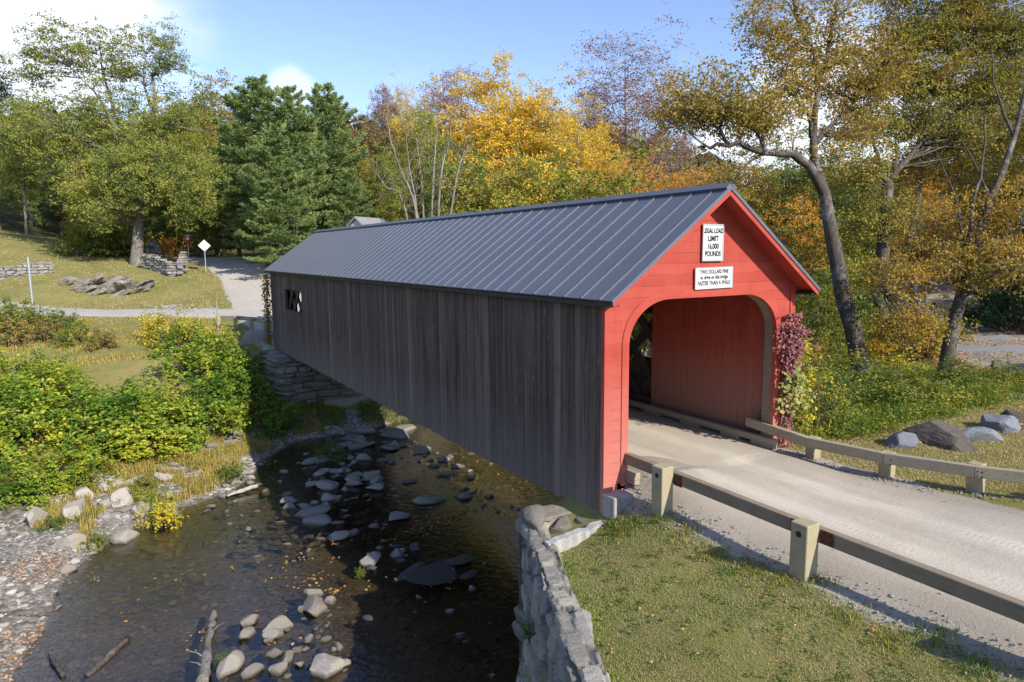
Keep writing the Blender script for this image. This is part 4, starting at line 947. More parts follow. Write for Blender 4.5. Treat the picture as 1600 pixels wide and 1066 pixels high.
# ------------------------------------------------------------------ stones in the stream
RM = [rock_mesh('river_stone', 100+i, ICO2, 10+i % 5, .10, M['riverstone']) for i in range(9)]
RT = [rock_mesh('shore_rock', 150+i, ICO3, 14+i, .12, M['shorerock']) for i in range(5)]
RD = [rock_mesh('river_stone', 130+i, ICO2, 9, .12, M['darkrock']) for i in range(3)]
for me in RM+RD: me.polygons.foreach_set('use_smooth', np.zeros(len(me.polygons), bool))
rr = random.Random(3)
def stone_at(px, py, wpx, asp, me, label, group, z=None, flat=.5, rot=None):
    p = on_z(px, py, WL if z is None else z); D = (p-CAM)@_F; w = wpx/FPX*D
    zz = (WL-.0 if z is None else hz(p[0], p[1]))
    return place_rock('river_stone', me, (p[0], p[1], zz+w*flat*.12), (w/2, w/2*asp, w/2*flat), rr.uniform(0, 6.3) if rot is None else rot, label, 'stone', group, (rr.uniform(-.12, .12), rr.uniform(-.12, .12)))
G1 = 'stones breaking the water in front of the wing wall'
big = [(390,973,34,.8,'sloped pale stone standing above two smaller ones right of the driftwood'), (389,993,30,.6,'low pale stone just below the sloped pale stone'), (437,982,44,.5,'flat tapering pale stone midway along the foreground stones'), (492,955,46,.7,'cluster topping angular pale slab among the foreground stones'), (513,1047,54,.75,'largest square pale stone at the bottom edge of the stream'), (358,1043,52,.6,'brown tinged boulder at the bottom edge by the driftwood'), (390,1055,32,.7,'wedge shaped pale stone between two boulders at the bottom edge'), (437,1048,30,.8,'upright pale stone at the bottom edge'), (578,880,32,1.1,'grey angular rock leading the dark rocks in midstream'), (620,870,30,.6,'rounded grey rock behind the leading midstream rock'), (118,808,60,.5,'broad flat pale rock on the left shore grass'), (195,836,50,.85,'blocky tan boulder on the left shore'), (231,842,34,.5,'low grey rock beside the blocky tan boulder'), (278,840,34,.5,'pale oval rock at the tip of the grassy shore'), (322,826,26,.5,'pale slab just right of the pale oval rock'), (150,770,46,.7,'grey rock above the tan shore boulder'), (193,790,50,.5,'flat grey ledge stone behind the shore grass'), (255,762,36,.6,'tan stone between grass clumps on the shore'), (60,822,64,.4,'long flat grey shore slab at left'), (110,855,56,.4,'dark flat slab where gravel bar meets the water'), (168,868,28,.5,'small pale stone at the water edge'), (110,893,26,.6,'pale stone left of the shallow channel'), (340,690,30,.6,'x')]
for i, (px, py, w, a, lab) in enumerate(big[:-1]):
    shore = py < 870 and px < 330
    stone_at(px, py, w*(1.05 if shore else 1.15), a, RT[i % 5] if shore else RM[i % 9], lab, None, z=None if not shore else -4.62, flat=.66 if shore else .62)
# dark wet bedrock slabs in the bridge shade
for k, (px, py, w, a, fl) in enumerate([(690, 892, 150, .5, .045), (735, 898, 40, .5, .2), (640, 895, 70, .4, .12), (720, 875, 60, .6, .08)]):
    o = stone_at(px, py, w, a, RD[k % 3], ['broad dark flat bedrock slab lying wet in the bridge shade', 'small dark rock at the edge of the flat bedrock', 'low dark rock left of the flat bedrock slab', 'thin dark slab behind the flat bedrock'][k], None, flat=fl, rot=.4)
def scatter(poly, n, wr, label, group, z=None, mats=RM, dens=None, flat=(.35, .6)):
    P = np.array(poly, float); lo, hi = P.min(0), P.max(0); k = 0
    while k < n:
        q = (rr.uniform(lo[0], hi[0]), rr.uniform(lo[1], hi[1])); ins = False
        for (x0, y0), (x1, y1) in zip(P, np.roll(P, -1, 0)):
            if (y0 > q[1]) != (y1 > q[1]) and q[0] < (x1-x0)*(q[1]-y0)/(y1-y0)+x0: ins = not ins
        if not ins: continue
        w = wr[0]+(wr[1]-wr[0])*rr.random()**2.2
        stone_at(q[0], q[1], w, rr.uniform(.55, 1), rr.choice(mats), label, group, z, rr.uniform(*flat)); k += 1
scatter([(420,1062),(400,1010),(440,930),(500,925),(545,960),(545,1062)], 46, (9, 34), 'small pale stone in the foreground cluster of the stream', 'small stones of the foreground cluster')
scatter([(420,790),(440,750),(520,735),(600,740),(590,765),(500,800)], 34, (10, 42), 'flat grey stone in the shaded band of rocks across the stream', 'stones of the shaded rock band')
scatter([(430,750),(470,710),(560,675),(640,660),(620,700),(540,740)], 40, (9, 40), 'grey stone at the foot of the far abutment', 'stones at the foot of the far abutment')
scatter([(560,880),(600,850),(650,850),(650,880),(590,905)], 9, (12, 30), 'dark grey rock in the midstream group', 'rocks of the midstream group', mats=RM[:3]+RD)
scatter([(300,770),(400,745),(440,800),(420,850),(330,830)], 18, (8, 24), 'small stone at the sunlit shore tip', 'small stones at the shore tip')
scatter([(60,780),(250,760),(330,820),(250,850),(90,850)], 26, (14, 46), 'weathered stone among the shore grass', 'stones among the shore grass', z=-4.55, mats=RT, flat=(.5, .75))
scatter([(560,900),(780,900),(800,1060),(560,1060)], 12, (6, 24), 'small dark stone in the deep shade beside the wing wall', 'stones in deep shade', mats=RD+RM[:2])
scatter([(420,700),(640,660),(770,770),(560,860),(430,800)], 28, (24, 64), 'broad flat slab lying low in the shaded stream', 'flat slabs of the shaded stream', mats=RM, flat=(.18, .32))
scatter([(600,690),(640,670),(830,800),(790,810)], 24, (7, 24), 'small stone under the bridge', 'stones under the bridge')
scatter([(0,830),(90,840),(110,900),(60,1060),(0,1060)], 30, (5, 14), 'pale cobble on the left gravel bar', 'cobbles on the gravel bar', z=-4.6, flat=(.5, .7))
# loose cobbles on the bed and the bar: far too many to count
def cobbles():
    r = np.random.default_rng(66); n = 9000; x = r.uniform(-17, 4, n); y = r.uniform(2, 28, n); P = np.stack([x, y], -1); z = H(x, y); dn = -sdist(P, NEAR); df = sdist(P, FAR)
    den = .35+.9*np.clip(fbm(x*.45, y*.45, 71, 3)+.25, 0, 1)+.6*(df > -2.5); k = (dn < -.3) & (df < 4.5) & (z < WL+.5) & (r.random(n) < den*.75); x, y, z = x[k], y[k], z[k]; V = []; Fc = []; nb = 0; n = len(x)
    bases = [rock_verts(np.random.default_rng(700+i), ICO1, 7, .12) for i in range(6)]
    m2 = 1500; x2 = r.uniform(-8.5, 3.2, m2); y2 = r.uniform(11, 26.5, m2); k2 = (fbm(x2*.42, y2*.42, 74, 3) > -.02) & (sdist(np.stack([x2, y2], -1), FAR) < 1)
    x2, y2 = x2[k2], y2[k2]; n1_ = n; x = np.r_[x, x2]; y = np.r_[y, y2]; z = np.r_[z, np.maximum(H(x2, y2), WL-.12)]; n = len(x)
    for i in range(n):
        b = bases[i % 6]; s = .035+.11*r.random()**3 if i < n1_ else .05+.17*r.random()**2; a = r.uniform(0, 6.3); ca, sa = math.cos(a), math.sin(a); q = b*np.array([s*1.25, s*.9, s*.55])
        q = np.stack([q[:, 0]*ca-q[:, 1]*sa, q[:, 0]*sa+q[:, 1]*ca, q[:, 2]], -1)+np.array([x[i], y[i], z[i]+s*.2]); V.append(q); Fc.append(ICO1[1]+nb); nb += len(q)
    tag(link('cobbles', fast_mesh('cobbles', np.concatenate(V), np.concatenate(Fc)), M['cobble']), 'small loose cobbles strewn over the stream bed and gravel bar', 'cobbles', kind='stuff')
cobbles()
def gravel_patch():
    r = np.random.default_rng(12); V = []; Fc = []; nb = 0
    for i in range(110):
        p = on_z(270+r.normal()*16, 479+r.normal()*2.2, 1.0); b = rock_verts(np.random.default_rng(800+i % 7), ICO1, 7, .12); s = .06+.16*r.random()**2
        V.append(b*np.array([s*1.2, s, s*.7])+np.array([p[0], p[1], hz(p[0], p[1])+.03])); Fc.append(ICO1[1]+nb); nb += len(b)
    tag(link('rubble', fast_mesh('rubble', np.concatenate(V), np.concatenate(Fc)), M['fieldstone']), 'patch of loose grey rubble on the lawn beside the lane', 'rubble', kind='stuff')
gravel_patch()
# driftwood
def log(name, pts, rad, label, mat='bark_pale', twigs=0):
    root = empty(name, tuple(pts[0]), label, 'driftwood'); P = [Vector(p)-Vector(pts[0]) for p in pts]
    m = MB(); fine = []; R = []
    for i in range(len(P)-1):
        for k in range(5): fine.append(P[i].lerp(P[i+1], k/5)+Vector((rr.uniform(-.02, .02), rr.uniform(-.02, .02), rr.uniform(-.015, .015)))); R.append((rad[i]+(rad[i+1]-rad[i])*k/5)*rr.uniform(.85, 1.15))
    fine.append(P[-1]); R.append(rad[-1]); m.tube(fine, R, 9); m.build('trunk', M[mat], root, smooth=True)
    for t in range(twigs):
        q = fine[rr.randrange(3, len(fine)-2)]; m = MB(); a = rr.uniform(0, 6.3); e = q+Vector((math.cos(a)*.35, math.sin(a)*.35, rr.uniform(.1, .3))); m.tube([q, q.lerp(e, .5)+Vector((0, 0, .05)), e], [.02, .014, .005], 5); m.build('branch', M[mat], root)
    return root
def wl(px, py, dz=0.0):
    p = on_z(px, py, WL+dz); return (p[0], p[1], p[2])
log('driftwood_log', [wl(316, 1066, .12), wl(322, 1030, .14), wl(326, 1000, .08), wl(331, 975, .1), wl(334, 955, .12)], [.14, .12, .09, .1, .08], 'weathered driftwood trunk hung with leaves in the near stream', 'bark', 6)
log('driftwood_log', [wl(135, 1058, -.02), wl(165, 1030, .03), wl(200, 996, .07)], [.07, .085, .06], 'half sunken log below the pebble bar', 'bark_dark', 0)
log('driftwood_log', [wl(355, 775, .12), wl(380, 766, .16), wl(402, 759, .2)], [.05, .09, .07], 'pale broken log lying at the shore tip', 'bark_pale', 0)
log('driftwood_log', [wl(100, 1055, .05), wl(85, 1035, .06), wl(78, 1020, .06)], [.05, .05, .03], 'short dark snag at the edge of the gravel bar', 'bark_dark', 2)

def road_grit():
    r = np.random.default_rng(55); n = 2600; side = r.random(n) < .6; y = r.uniform(-9, .3, n); x = np.where(side, -2.55+r.normal(size=n)*.28, 2.45+np.maximum(0, -y-3)*.35+r.normal(size=n)*.16); z = H(x, y)+.01
    V = []; Fc = []; nb = 0; bases = [rock_verts(np.random.default_rng(900+i), ICO0, 4, .1) for i in range(5)]
    for i in range(n):
        s = .008+.022*r.random()**3; b = bases[i % 5]*s; V.append(b*np.array([1.2, 1, .7])+np.array([x[i], y[i], z[i]+.01])); Fc.append(ICO0[1]+nb); nb += len(b)
    tag(link('roadside_gravel', fast_mesh('roadside_gravel', np.concatenate(V), np.concatenate(Fc)), M['fieldstone']), 'loose gravel along the edges of the dirt road', 'gravel', kind='stuff')
road_grit()
rr = random.Random(21)
# ------------------------------------------------------------------ vegetation builders
def leaf_quads(P, Nrm, size, r, aspect=.62, spin=True):
    """one rhombic leaf per point: P (n,3) centres, Nrm (n,3) facing"""
    n = len(P); N_ = Nrm/np.maximum(np.linalg.norm(Nrm, axis=1, keepdims=True), 1e-6)
    t = r.normal(size=(n, 3)); t -= N_*(t*N_).sum(1, keepdims=True); t /= np.maximum(np.linalg.norm(t, axis=1, keepdims=True), 1e-6); b = np.cross(N_, t)
    s = (size*r.uniform(.65, 1.35, n))[:, None]*.5; a = s*aspect
    fold = N_*s*.25
    V = np.stack([P-t*s, P+b*a+fold, P+t*s, P-b*a+fold], 1).reshape(-1, 3)
    return V, np.arange(4*n).reshape(n, 4)
def bez(a, b, sag, n=6):
    a, b = np.array(a, float), np.array(b, float); t = np.linspace(0, 1, n)[:, None]
    m = (a+b)/2+sag; return (1-t)**2*a+2*t*(1-t)*m+t**2*b
def wiggle(pts, r, amp): 
    p = np.array(pts, float); j = r.normal(size=p.shape)*amp; j[0] = 0; return p+j
def densify(pts, rad, step, r, amp=0.0):
    P = np.array(pts, float); R = np.array(rad, float); out = [P[0]]; ro = [R[0]]
    # Catmull-Rom through the given points
    for i in range(len(P)-1):
        p0 = P[max(i-1, 0)]; p1 = P[i]; p2 = P[i+1]; p3 = P[min(i+2, len(P)-1)]; n = max(2, int(np.linalg.norm(p2-p1)/step))
        for k in range(1, n+1):
            t = k/n; q = .5*((2*p1)+(-p0+p2)*t+(2*p0-5*p1+4*p2-p3)*t*t+(-p0+3*p1-3*p2+p3)*t**3)
            out.append(q+(r.normal(size=3)*amp if k < n else 0)); ro.append(R[i]+(R[i+1]-R[i])*t)
    return np.array(out), np.array(ro)
def tree_meshes(name, seed, trunk, trad, limbs, centres, leaf, bark, nleaf, lsize, csig, flat=.55, twig=.035, crown_sub=9, up=.5, stubs=0, leafy_twigs=True):
    """trunk: points; limbs: list of (points, radii); centres: (n,3) leaf cluster centres. Returns trunk mesh and crown mesh."""
    r = np.random.default_rng(seed); mb = MB(); sk = []; skr = []
    tp, tr_ = densify(trunk, trad, .8, r, .02); flare = tr_.copy(); flare[0] *= 1.35; flare[min(1, len(flare)-1)] *= 1.08
    mb.tube(tp, flare, 10); sk.append(tp[len(tp)//4:]); skr.append(tr_[len(tp)//4:])
    for (lp, lr) in limbs:
        p, q = densify(lp, lr, .6, r, .05); mb.tube(p, q, 7); sk.append(p); skr.append(q)
    S = np.concatenate(sk); SR = np.concatenate(skr)
    LP = []; LN = []
    base_c = S.mean(0)
    for c in centres:
        d = S-c; dist = np.linalg.norm(d, axis=1)+np.maximum(0, S[:, 2]-c[2]+.3)*1.5; i = dist.argmin(); a = S[i]
        L_ = np.linalg.norm(c-a)
        if L_ > .15:
            pts = wiggle(bez(a, c, np.array([0, 0, .12*L_]), 5), r, .03*L_); mb.tube(pts, np.linspace(min(SR[i]*.6, twig*(1+.25*L_)), twig*.25, 5), 4, cap=False)
        out = c-base_c; out /= max(np.linalg.norm(out), 1e-6)
        for k in range(crown_sub):
            sc = c+r.normal(size=3)*np.array([csig, csig, csig*flat])
            if leafy_twigs and k % 2 == 0: mb.tube([c, sc], [twig*.35, twig*.12], 3, cap=False)
            m = max(1, int(nleaf/crown_sub*r.uniform(.6, 1.4)))
            p = sc+r.normal(size=(m, 3))*np.array([csig*.33, csig*.33, csig*.33*flat])
            nn = r.normal(size=(m, 3))*.75+np.array([0, 0, up])+out*.35
            LP.append(p); LN.append(nn)
    V, Fq = leaf_quads(np.concatenate(LP), np.concatenate(LN), lsize, r)
    tm = mb.mesh(name+'_trunk'); tm.materials.append(bark); tm.polygons.foreach_set('use_smooth', np.ones(len(tm.polygons), bool))
    cm = fast_mesh(name+'_crown', V, Fq); cm.materials.append(leaf)
    return tm, cm
def envelope(r, n, c, rad, lob=.3, shell=.55, zbias=0.0):
    """n points in a lobed ellipsoid, biased to the outside"""
    d = r.normal(size=(n, 3)); d /= np.linalg.norm(d, axis=1, keepdims=True)
    ph = r.uniform(0, 6.3, 6); az = np.arctan2(d[:, 1], d[:, 0])
    lobe = 1+lob*(.5*np.sin(3*az+ph[0]+2.5*d[:, 2])+.35*np.sin(5*az+ph[1]-3*d[:, 2])+.35*np.sin(4*d[:, 2]+ph[2]))
    rr_ = (shell+(1-shell)*r.random(n)**.6)*lobe
    P = np.array(c)+d*rr_[:, None]*np.array(rad)
    return P
def broadleaf(name, seed, h, rad, leaf, bark, clear=.28, trunk_r=.3, ncl=130, nleaf=85, lsize=.34, csig=.75, lean=(0, 0), lob=.35, nlimb=9, shell=.45, fork=.5, zr=None, flat=.6):
    r = np.random.default_rng(seed); zc = h*(clear+1)/2; zr = zr or h*(1-clear)/2
    tx, ty = lean
    trunk = [(0, 0, -.4), (tx*.15, ty*.15, h*.2), (tx*.45+r.normal()*.15, ty*.45, h*.45), (tx*.8, ty*.8, h*.7), (tx, ty, h*.93)]
    trad = [trunk_r, trunk_r*.85, trunk_r*.62, trunk_r*.33, trunk_r*.08]
    cen = np.array([tx*.7, ty*.7, zc]); C = envelope(r, ncl, cen, (rad, rad, zr), lob, shell)
    limbs = []; tp = np.array(trunk, float)
    for k in range(nlimb):
        t = r.uniform(max(.12, clear*.75), .8); z = h*t; base = np.array([np.interp(z, tp[:, 2], tp[:, 0]), np.interp(z, tp[:, 2], tp[:, 1]), z])
        a = k*2.4+r.uniform(-.4, .4); rz = math.sqrt(max(.05, 1-((z+h*.15-zc)/zr)**2)) if abs(z+h*.15-zc) < zr else .3
        e = cen+np.array([math.cos(a)*rad*.8*rz, math.sin(a)*rad*.8*rz, min(z+h*r.uniform(.08, .22), h*.95)-zc])
        m = base*.5+e*.5+np.array([0, 0, -.03*h]); r0 = np.interp(z, tp[:, 2], trad)*.55
        limbs.append(([base, m+r.normal(size=3)*.25, e], [r0, r0*.6, r0*.15]))
    return tree_meshes(name, seed, trunk, trad, limbs, C, leaf, bark, int(nleaf*2.3), lsize*.64, csig*1.08, flat)
def pine(name, seed, h, rad, leaf, bark, clear=.1, trunk_r=.32, dens=1.0):
    r = np.random.default_rng(seed); mb = MB(); n = 12; tp = np.array([(r.normal()*.06*i, r.normal()*.06*i, h*i/(n-1)-(.4 if i == 0 else 0)) for i in range(n)])
    mb.tube(tp, np.linspace(trunk_r, .03, n), 8); LP = []; LN = []; LT = []
    z = h*clear
    while z < h*.985:
        t = (z/h-clear)/(1-clear); prof = (1-t)**.55*(.62+.38*min(1, t*4)); nb = r.integers(5, 8) if t < .85 else 4; a0 = r.uniform(0, 6.3)
        for k in range(nb):
            a = a0+2*PI*k/nb+r.normal()*.25; Ln = max(.35, rad*prof*r.uniform(.6, 1.15)); up_ = .08+.55*t+r.normal()*.07
            d = np.array([math.cos(a), math.sin(a), 0]); b = np.array([np.interp(z, tp[:, 2], tp[:, 0]), np.interp(z, tp[:, 2], tp[:, 1]), z])
            m = 7; s = np.linspace(0, 1, m)[:, None]; path = b+d*Ln*s+np.array([0, 0, 1])*(Ln*(up_*s-.22*s*(1-s)*2+.06*s**3)); path += r.normal(size=path.shape)*.03*Ln*s
            mb.tube(path, np.linspace(.02+.018*Ln*.6, .008, m), 4, cap=False)
            nt_ = int((18+24*Ln)*dens)
            u = .25+.75*r.random(nt_)**.75; c = np.stack([np.interp(u, s[:, 0], path[:, j]) for j in range(3)], -1)
            side = np.array([-d[1], d[0], 0]); wid = Ln*.30*(1.15-u*.75)
            off = r.normal(size=nt_)*wid*.75; c = c+side*off[:, None]+d*(np.abs(off)*.45)[:, None]+np.array([0, 0, 1])*(r.normal(size=nt_)*.09+.07+np.abs(off)*.10)[:, None]
            for q in range(7):
                dirn = d*.7+side*np.sign(off)[:, None]*.55*np.minimum(1, np.abs(off)*3)[:, None]+np.array([0, 0, .42])+r.normal(size=(nt_, 3))*.45
                LP.append(c+r.normal(size=(nt_, 3))*.05); LT.append(dirn)
        z += h*.040*r.uniform(.6, 1.4)
    P = np.concatenate(LP); T = np.concatenate(LT); T /= np.linalg.norm(T, axis=1, keepdims=True); n = len(P)
    B = np.cross(T, r.normal(size=(n, 3))); B /= np.maximum(np.linalg.norm(B, axis=1, keepdims=True), 1e-6); ln = r.uniform(.26, .5, n)[:, None]; wd = .05
    V = np.stack([P, P+T*ln*.5+B*wd, P+T*ln, P+T*ln*.5-B*wd], 1).reshape(-1, 3)
    tm = mb.mesh(name+'_trunk'); tm.materials.append(bark); cm = fast_mesh(name+'_crown', V, np.arange(4*n).reshape(n, 4)); cm.materials.append(leaf); return tm, cm
def plant(name, meshes, loc, label, cat, group=None, s=1.0, sz=None, rz=0.0, parts=('trunk', 'crown'), mats=None):
    root = empty(name, loc, label, cat, group); root.rotation_euler = (0, 0, rz); root.scale = (s, s, sz or s)
    for nm, me in zip(parts, meshes):
        o = bpy.data.objects.new(nm, me); COL.objects.link(o); o.parent = root
        if mats and nm == parts[1] and mats is not me.materials[0]:
            o.material_slots[0].link = 'OBJECT'; o.material_slots[0].material = mats
    return root
def tree_px(name, meshes, mh, px, top, D, label, cat='tree', group=None, wscale=1.0, rz=None, leaf=None, dz=0):
    b = at(px, 400, D); z0 = hz(b[0], b[1])-.1+dz; zt = at(px, top, D)[2]; sz = (zt-z0)/mh
    return plant(name, meshes, (b[0], b[1], z0), label, cat, group, sz*wscale, sz, rr.uniform(0, 6.3) if rz is None else rz, mats=leaf)
# ------------------------------------------------------------------ prototypes shared by the background wood
PB = {}
PB['round'] = broadleaf('round_tree', 201, 20, 5.2, L['green'], M['bark'], .12, .3, 190, 95, .36, .8, lob=.4)
PB['round2'] = broadleaf('round_tree', 202, 20, 4.6, L['olive'], M['bark'], .10, .28, 170, 90, .34, .8, (1.2, .4), lob=.5)
PB['tall'] = broadleaf('tall_tree', 203, 22, 3.6, L['olive'], M['bark'], .22, .26, 140, 85, .34, .75, (-.8, .5), lob=.45)
PB['tall2'] = broadleaf('tall_tree', 204, 22, 4.4, L['yellow'], M['bark_pale'], .15, .26, 170, 90, .34, .78, (.6, -.7), lob=.5)
PB['loose'] = broadleaf('loose_tree', 205, 20, 5.0, L['oliveorange'], M['bark'], .2, .26, 120, 55, .33, .85, (1, -1), lob=.55, shell=.3)
PB['sparse'] = broadleaf('sparse_tree', 206, 22, 4.6, L['purple'], M['bark'], .3, .24, 260, 34, .24, .6, (.5, .4), lob=.4, shell=.35, nlimb=14)
PB['gold'] = broadleaf('golden_maple', 207, 22, 5.6, L['gold'], M['bark_pale'], .1, .3, 230, 95, .36, .8, (.8, .4), lob=.45, nlimb=12)
PB['low'] = broadleaf('understorey_tree', 208, 9, 3.6, L['yellowgreen'], M['bark'], .05, .13, 100, 80, .28, .55, (.4, .2), lob=.45)
PINES = [pine('pine_tree', 301, 22, 6.0, L['pine'], M['bark_pine'], .08), pine('pine_tree', 302, 22, 5.4, L['pine'], M['bark_pine'], .14)]
def bg(kind, px, top, D, col, label, ws=1.0, group=None, name='broadleaf_tree', dz=0):
    me = PB[kind]; mh = {'round': 20, 'round2': 20, 'tall': 22, 'tall2': 22, 'loose': 20, 'sparse': 22, 'gold': 22, 'low': 9}[kind]
    return tree_px(name, me, mh*.985, px, top, D, label, 'tree', group, ws, leaf=L[col], dz=dz)
# left of the pines
bg('tall', 4, 85, 86, 'darkgreen', 'dark green tree at the far left edge rising above the lawn')
bg('round', 55, 175, 98, 'maplegreen', 'broad olive green tree behind the slim pale trunk', 1.1)
bg('tall', 45, 150, 82, 'maplegreen', 'slim tree with a bare pale trunk on the left hill', .9, name='slim_tree')
bg('round', 100, 235, 96, 'darkgreen', 'dark green rounded tree in the shade left of the big maple')
bg('low', 135, 325, 80, 'oliveorange', 'small orange tinged tree in the dark gap left of the big maple', 1.1)
bg('round2', 150, 215, 90, 'green', 'green tree filling the wood behind the big maple', 1.1)
bg('round', 175, 262, 82, 'maplegreen', 'lush yellow green tree directly left of the maple trunk', .95)
bg('round', 210, 190, 104, 'green', 'deep green tree far behind the maple crown', 1.1)
bg('round', 270, 200, 100, 'maplegreen', 'green tree between the maple and the olive tree', 1.1)
bg('round2', 340, 116, 96, 'olive', 'tall olive yellow tree left of the pines', 1.0)
bg('round', 318, 205, 84, 'yellowgreen', 'yellow and green tree overhanging the uphill road', .9)
bg('round2', 255, 262, 92, 'green', 'dark green tree behind the yield sign', .9)
bg('low', 285, 322, 92, 'green', 'low green tree at the crest of the road')
bg('low', 345, 318, 95, 'oliveorange', 'low tree with orange leaves beside the road crest')
# pines
for (k, px, top, D, ws, lab) in [(0, 412, 133, 72, 1.2, 'broad dark pine standing leftmost in the pine group'), (1, 468, 147, 68, 1.1, 'tall pine in the middle of the pine group'), (0, 520, 141, 74, 1.05, 'bluish pine standing rightmost in the pine group'), (1, 440, 200, 62, 1.25, 'shorter pine in front with low spreading boughs'), (0, 375, 200, 84, 1.1, 'dim pine behind the left edge of the pine group'), (1, 545, 270, 66, 1.2, 'short pine at the right foot of the pine group')]:
    tree_px('pine_tree', PINES[k], 21.8, px, top, D, lab, 'pine', 'pines beyond the road', ws)
# behind the bridge roof
bg('round2', 568, 163, 92, 'brown', 'brown olive tree just right of the pines')
bg('tall', 607, 130, 100, 'purple', 'narrow purple brown tree top right of the pines', .6)
bg('sparse', 640, 142, 96, 'gold', 'thin tree with a few yellow tufts at its top', .7)
bg('loose', 700, 96, 98, 'purple', 'purple brown tree top behind the golden maple', .75)
bg('round', 600, 255, 72, 'maplegreen', 'dense green tree over the grey house', .95)
bg('round', 672, 205, 78, 'maplegreen', 'green tree behind the bare multi stemmed tree', .85)
bg('gold', 762, 113, 82, 'gold', 'large golden yellow maple behind the bridge roof', 1.0, name='golden_maple')
bg('gold', 825, 160, 88, 'gold', 'golden tree right of the large golden maple', .85)
bg('tall2', 858, 141, 84, 'yellow', 'pale yellow tree between golden maple and purple tree', 1.2)
bg('round', 725, 245, 68, 'green', 'green tree below the golden maple', .8)
bg('tall2', 893, 190, 78, 'yellow', 'yellow tree left below the tall purple tree', 1.1)
bg('round', 880, 270, 66, 'green', 'low green tree with one dark crown above the roof', .7)
bg('low', 820, 268, 66, 'gold', 'small golden tree low over the bridge roof', 1.1)
bg('low', 780, 270, 64, 'maplegreen', 'small green tree low over the roof beside the small golden one')
bg('sparse', 985, 78, 92, 'purple', 'tall leafless looking purple tree with fine twigs against the sky', 1.25, name='sparse_tree')
bg('sparse', 928, 152, 96, 'purple', 'smaller purple twiggy tree left of the tall purple one', .9, name='sparse_tree')
bg('sparse', 1040, 165, 98, 'purple', 'thin purple twiggy tree right of the tall purple one', .9, name='sparse_tree')
bg('loose', 972, 228, 76, 'orange', 'orange leaved tree below the tall purple tree', .8)
bg('round2', 930, 262, 70, 'orange', 'orange tree in the middle over the roof', .95)
bg('loose', 1040, 250, 74, 'orange', 'thin orange tree left of the overhanging limb', 1.0)
bg('round2', 1010, 285, 62, 'orange', 'low orange tree just over the roof ridge', .7)
bg('low', 965, 282, 58, 'yellowgreen', 'low yellow green tree over the roof ridge', 1.1)
bg('loose', 1100, 215, 80, 'brown', 'brown thin tree under the overhanging limb', 1.0)
bg('round2', 1165, 240, 72, 'oliveorange', 'olive orange tree right of the ridge end', 1.0)
bg('round', 1225, 244, 76, 'yellowgreen', 'pale green tree under the overhanging limb', 1.0)
bg('round2', 1120, 275, 64, 'olive', 'olive tree directly behind the gable peak', .8)
bg('loose', 1215, 330, 46, 'brown', 'twiggy brown tree right behind the gable slope', .8)
bg('low', 1262, 350, 42, 'yellowgreen', 'yellow green small tree behind the right eave', 1.2)
bg('round', 1300, 240, 66, 'green', 'green tree seen beyond the leaning trunk', .9)
# right wood
bg('round2', 1345, 240, 74, 'oliveorange', 'olive orange tree beyond the leaning trunk, right side', 1.0)
bg('loose', 1330, 330, 44, 'green', 'green leaved thin tree behind the leaning trunk', .8)
bg('gold', 1450, 280, 60, 'orange', 'orange tree deep in the right wood', .8)
bg('round2', 1410, 210, 82, 'olive', 'olive tree far behind the right wood', 1.1)
bg('loose', 1530, 250, 66, 'brown', 'brown thin tree above the back road', 1.0)
bg('round2', 1490, 150, 88, 'olive', 'tall olive tree at the back of the right wood', 1.1)
bg('tall2', 1585, 60, 78, 'olive', 'tall olive yellow tree at the right edge behind the road', 1.3)
bg('round', 1640, 130, 62, 'oliveorange', 'olive tree partly cut by the right frame edge', 1.1)
bg('round2', 1400, 400, 50, 'brown', 'low brown tree between the two leaning trunks', .7)
bg('round', 1560, 330, 88, 'green', 'green tree closing the end of the back road', 1.1)
# bank trees that close the gap under the limbs
bg('low', 1285, 425, 33, 'yellowgreen', 'young yellow green tree right of the bridge portal', 1.0)
bg('low', 1325, 430, 38, 'green', 'young green tree behind the leaning trunk foot', 1.1)
# ------------------------------------------------------------------ bare multi-stemmed tree behind the roof
def bare_tree():
    r = np.random.default_rng(9); D = 60; base = at(668, 372, D); z0 = hz(base[0], base[1]); mb = MB(); o0 = np.array([base[0], base[1], z0])
    for (px0, pts) in [(655, [(650,330),(630,275),(612,225),(603,180)]), (662, [(650,320),(640,265),(633,200)]), (672, [(660,310),(655,250),(650,215)]), (678, [(676,300),(680,240),(684,205)]), (684, [(688,285),(700,230),(705,185)]), (648, [(630,318),(603,292),(588,268)]), (690, [(715,270),(735,235)])]:
        P = [np.array([base[0]+(px0-668)*.03, base[1], z0-.3])]+[at(a, b, D+r.normal()*.8) for a, b in pts]; n = len(P)
        p, q = densify([x-o0 for x in P], np.linspace(.12, .025, n), .5, r, .03); mb.tube(p, q, 6)
        for k in range(26):
            i = r.integers(len(p)//3, len(p)); a = r.uniform(0, 6.3); Ln = r.uniform(.6, 2.0); e = p[i]+np.array([math.cos(a)*.55, math.sin(a)*.55, .8])*Ln
            b_ = wiggle(bez(p[i], e, np.array([0, 0, -.1]), 5), r, .05); mb.tube(b_, np.linspace(.028, .006, 5), 3, cap=False)
            for z in range(2):
                e2 = b_[3]+r.normal(size=3)*.4+np.array([0, 0, .4]); mb.tube([b_[2], e2], [.012, .004], 3, cap=False)
    root = empty('bare_tree', tuple(o0), 'bare pale multi stemmed tree fanning up behind the bridge roof', 'tree'); mb.build('trunk', M['bark_mid'], root, smooth=True, fix=False)
bare_tree()
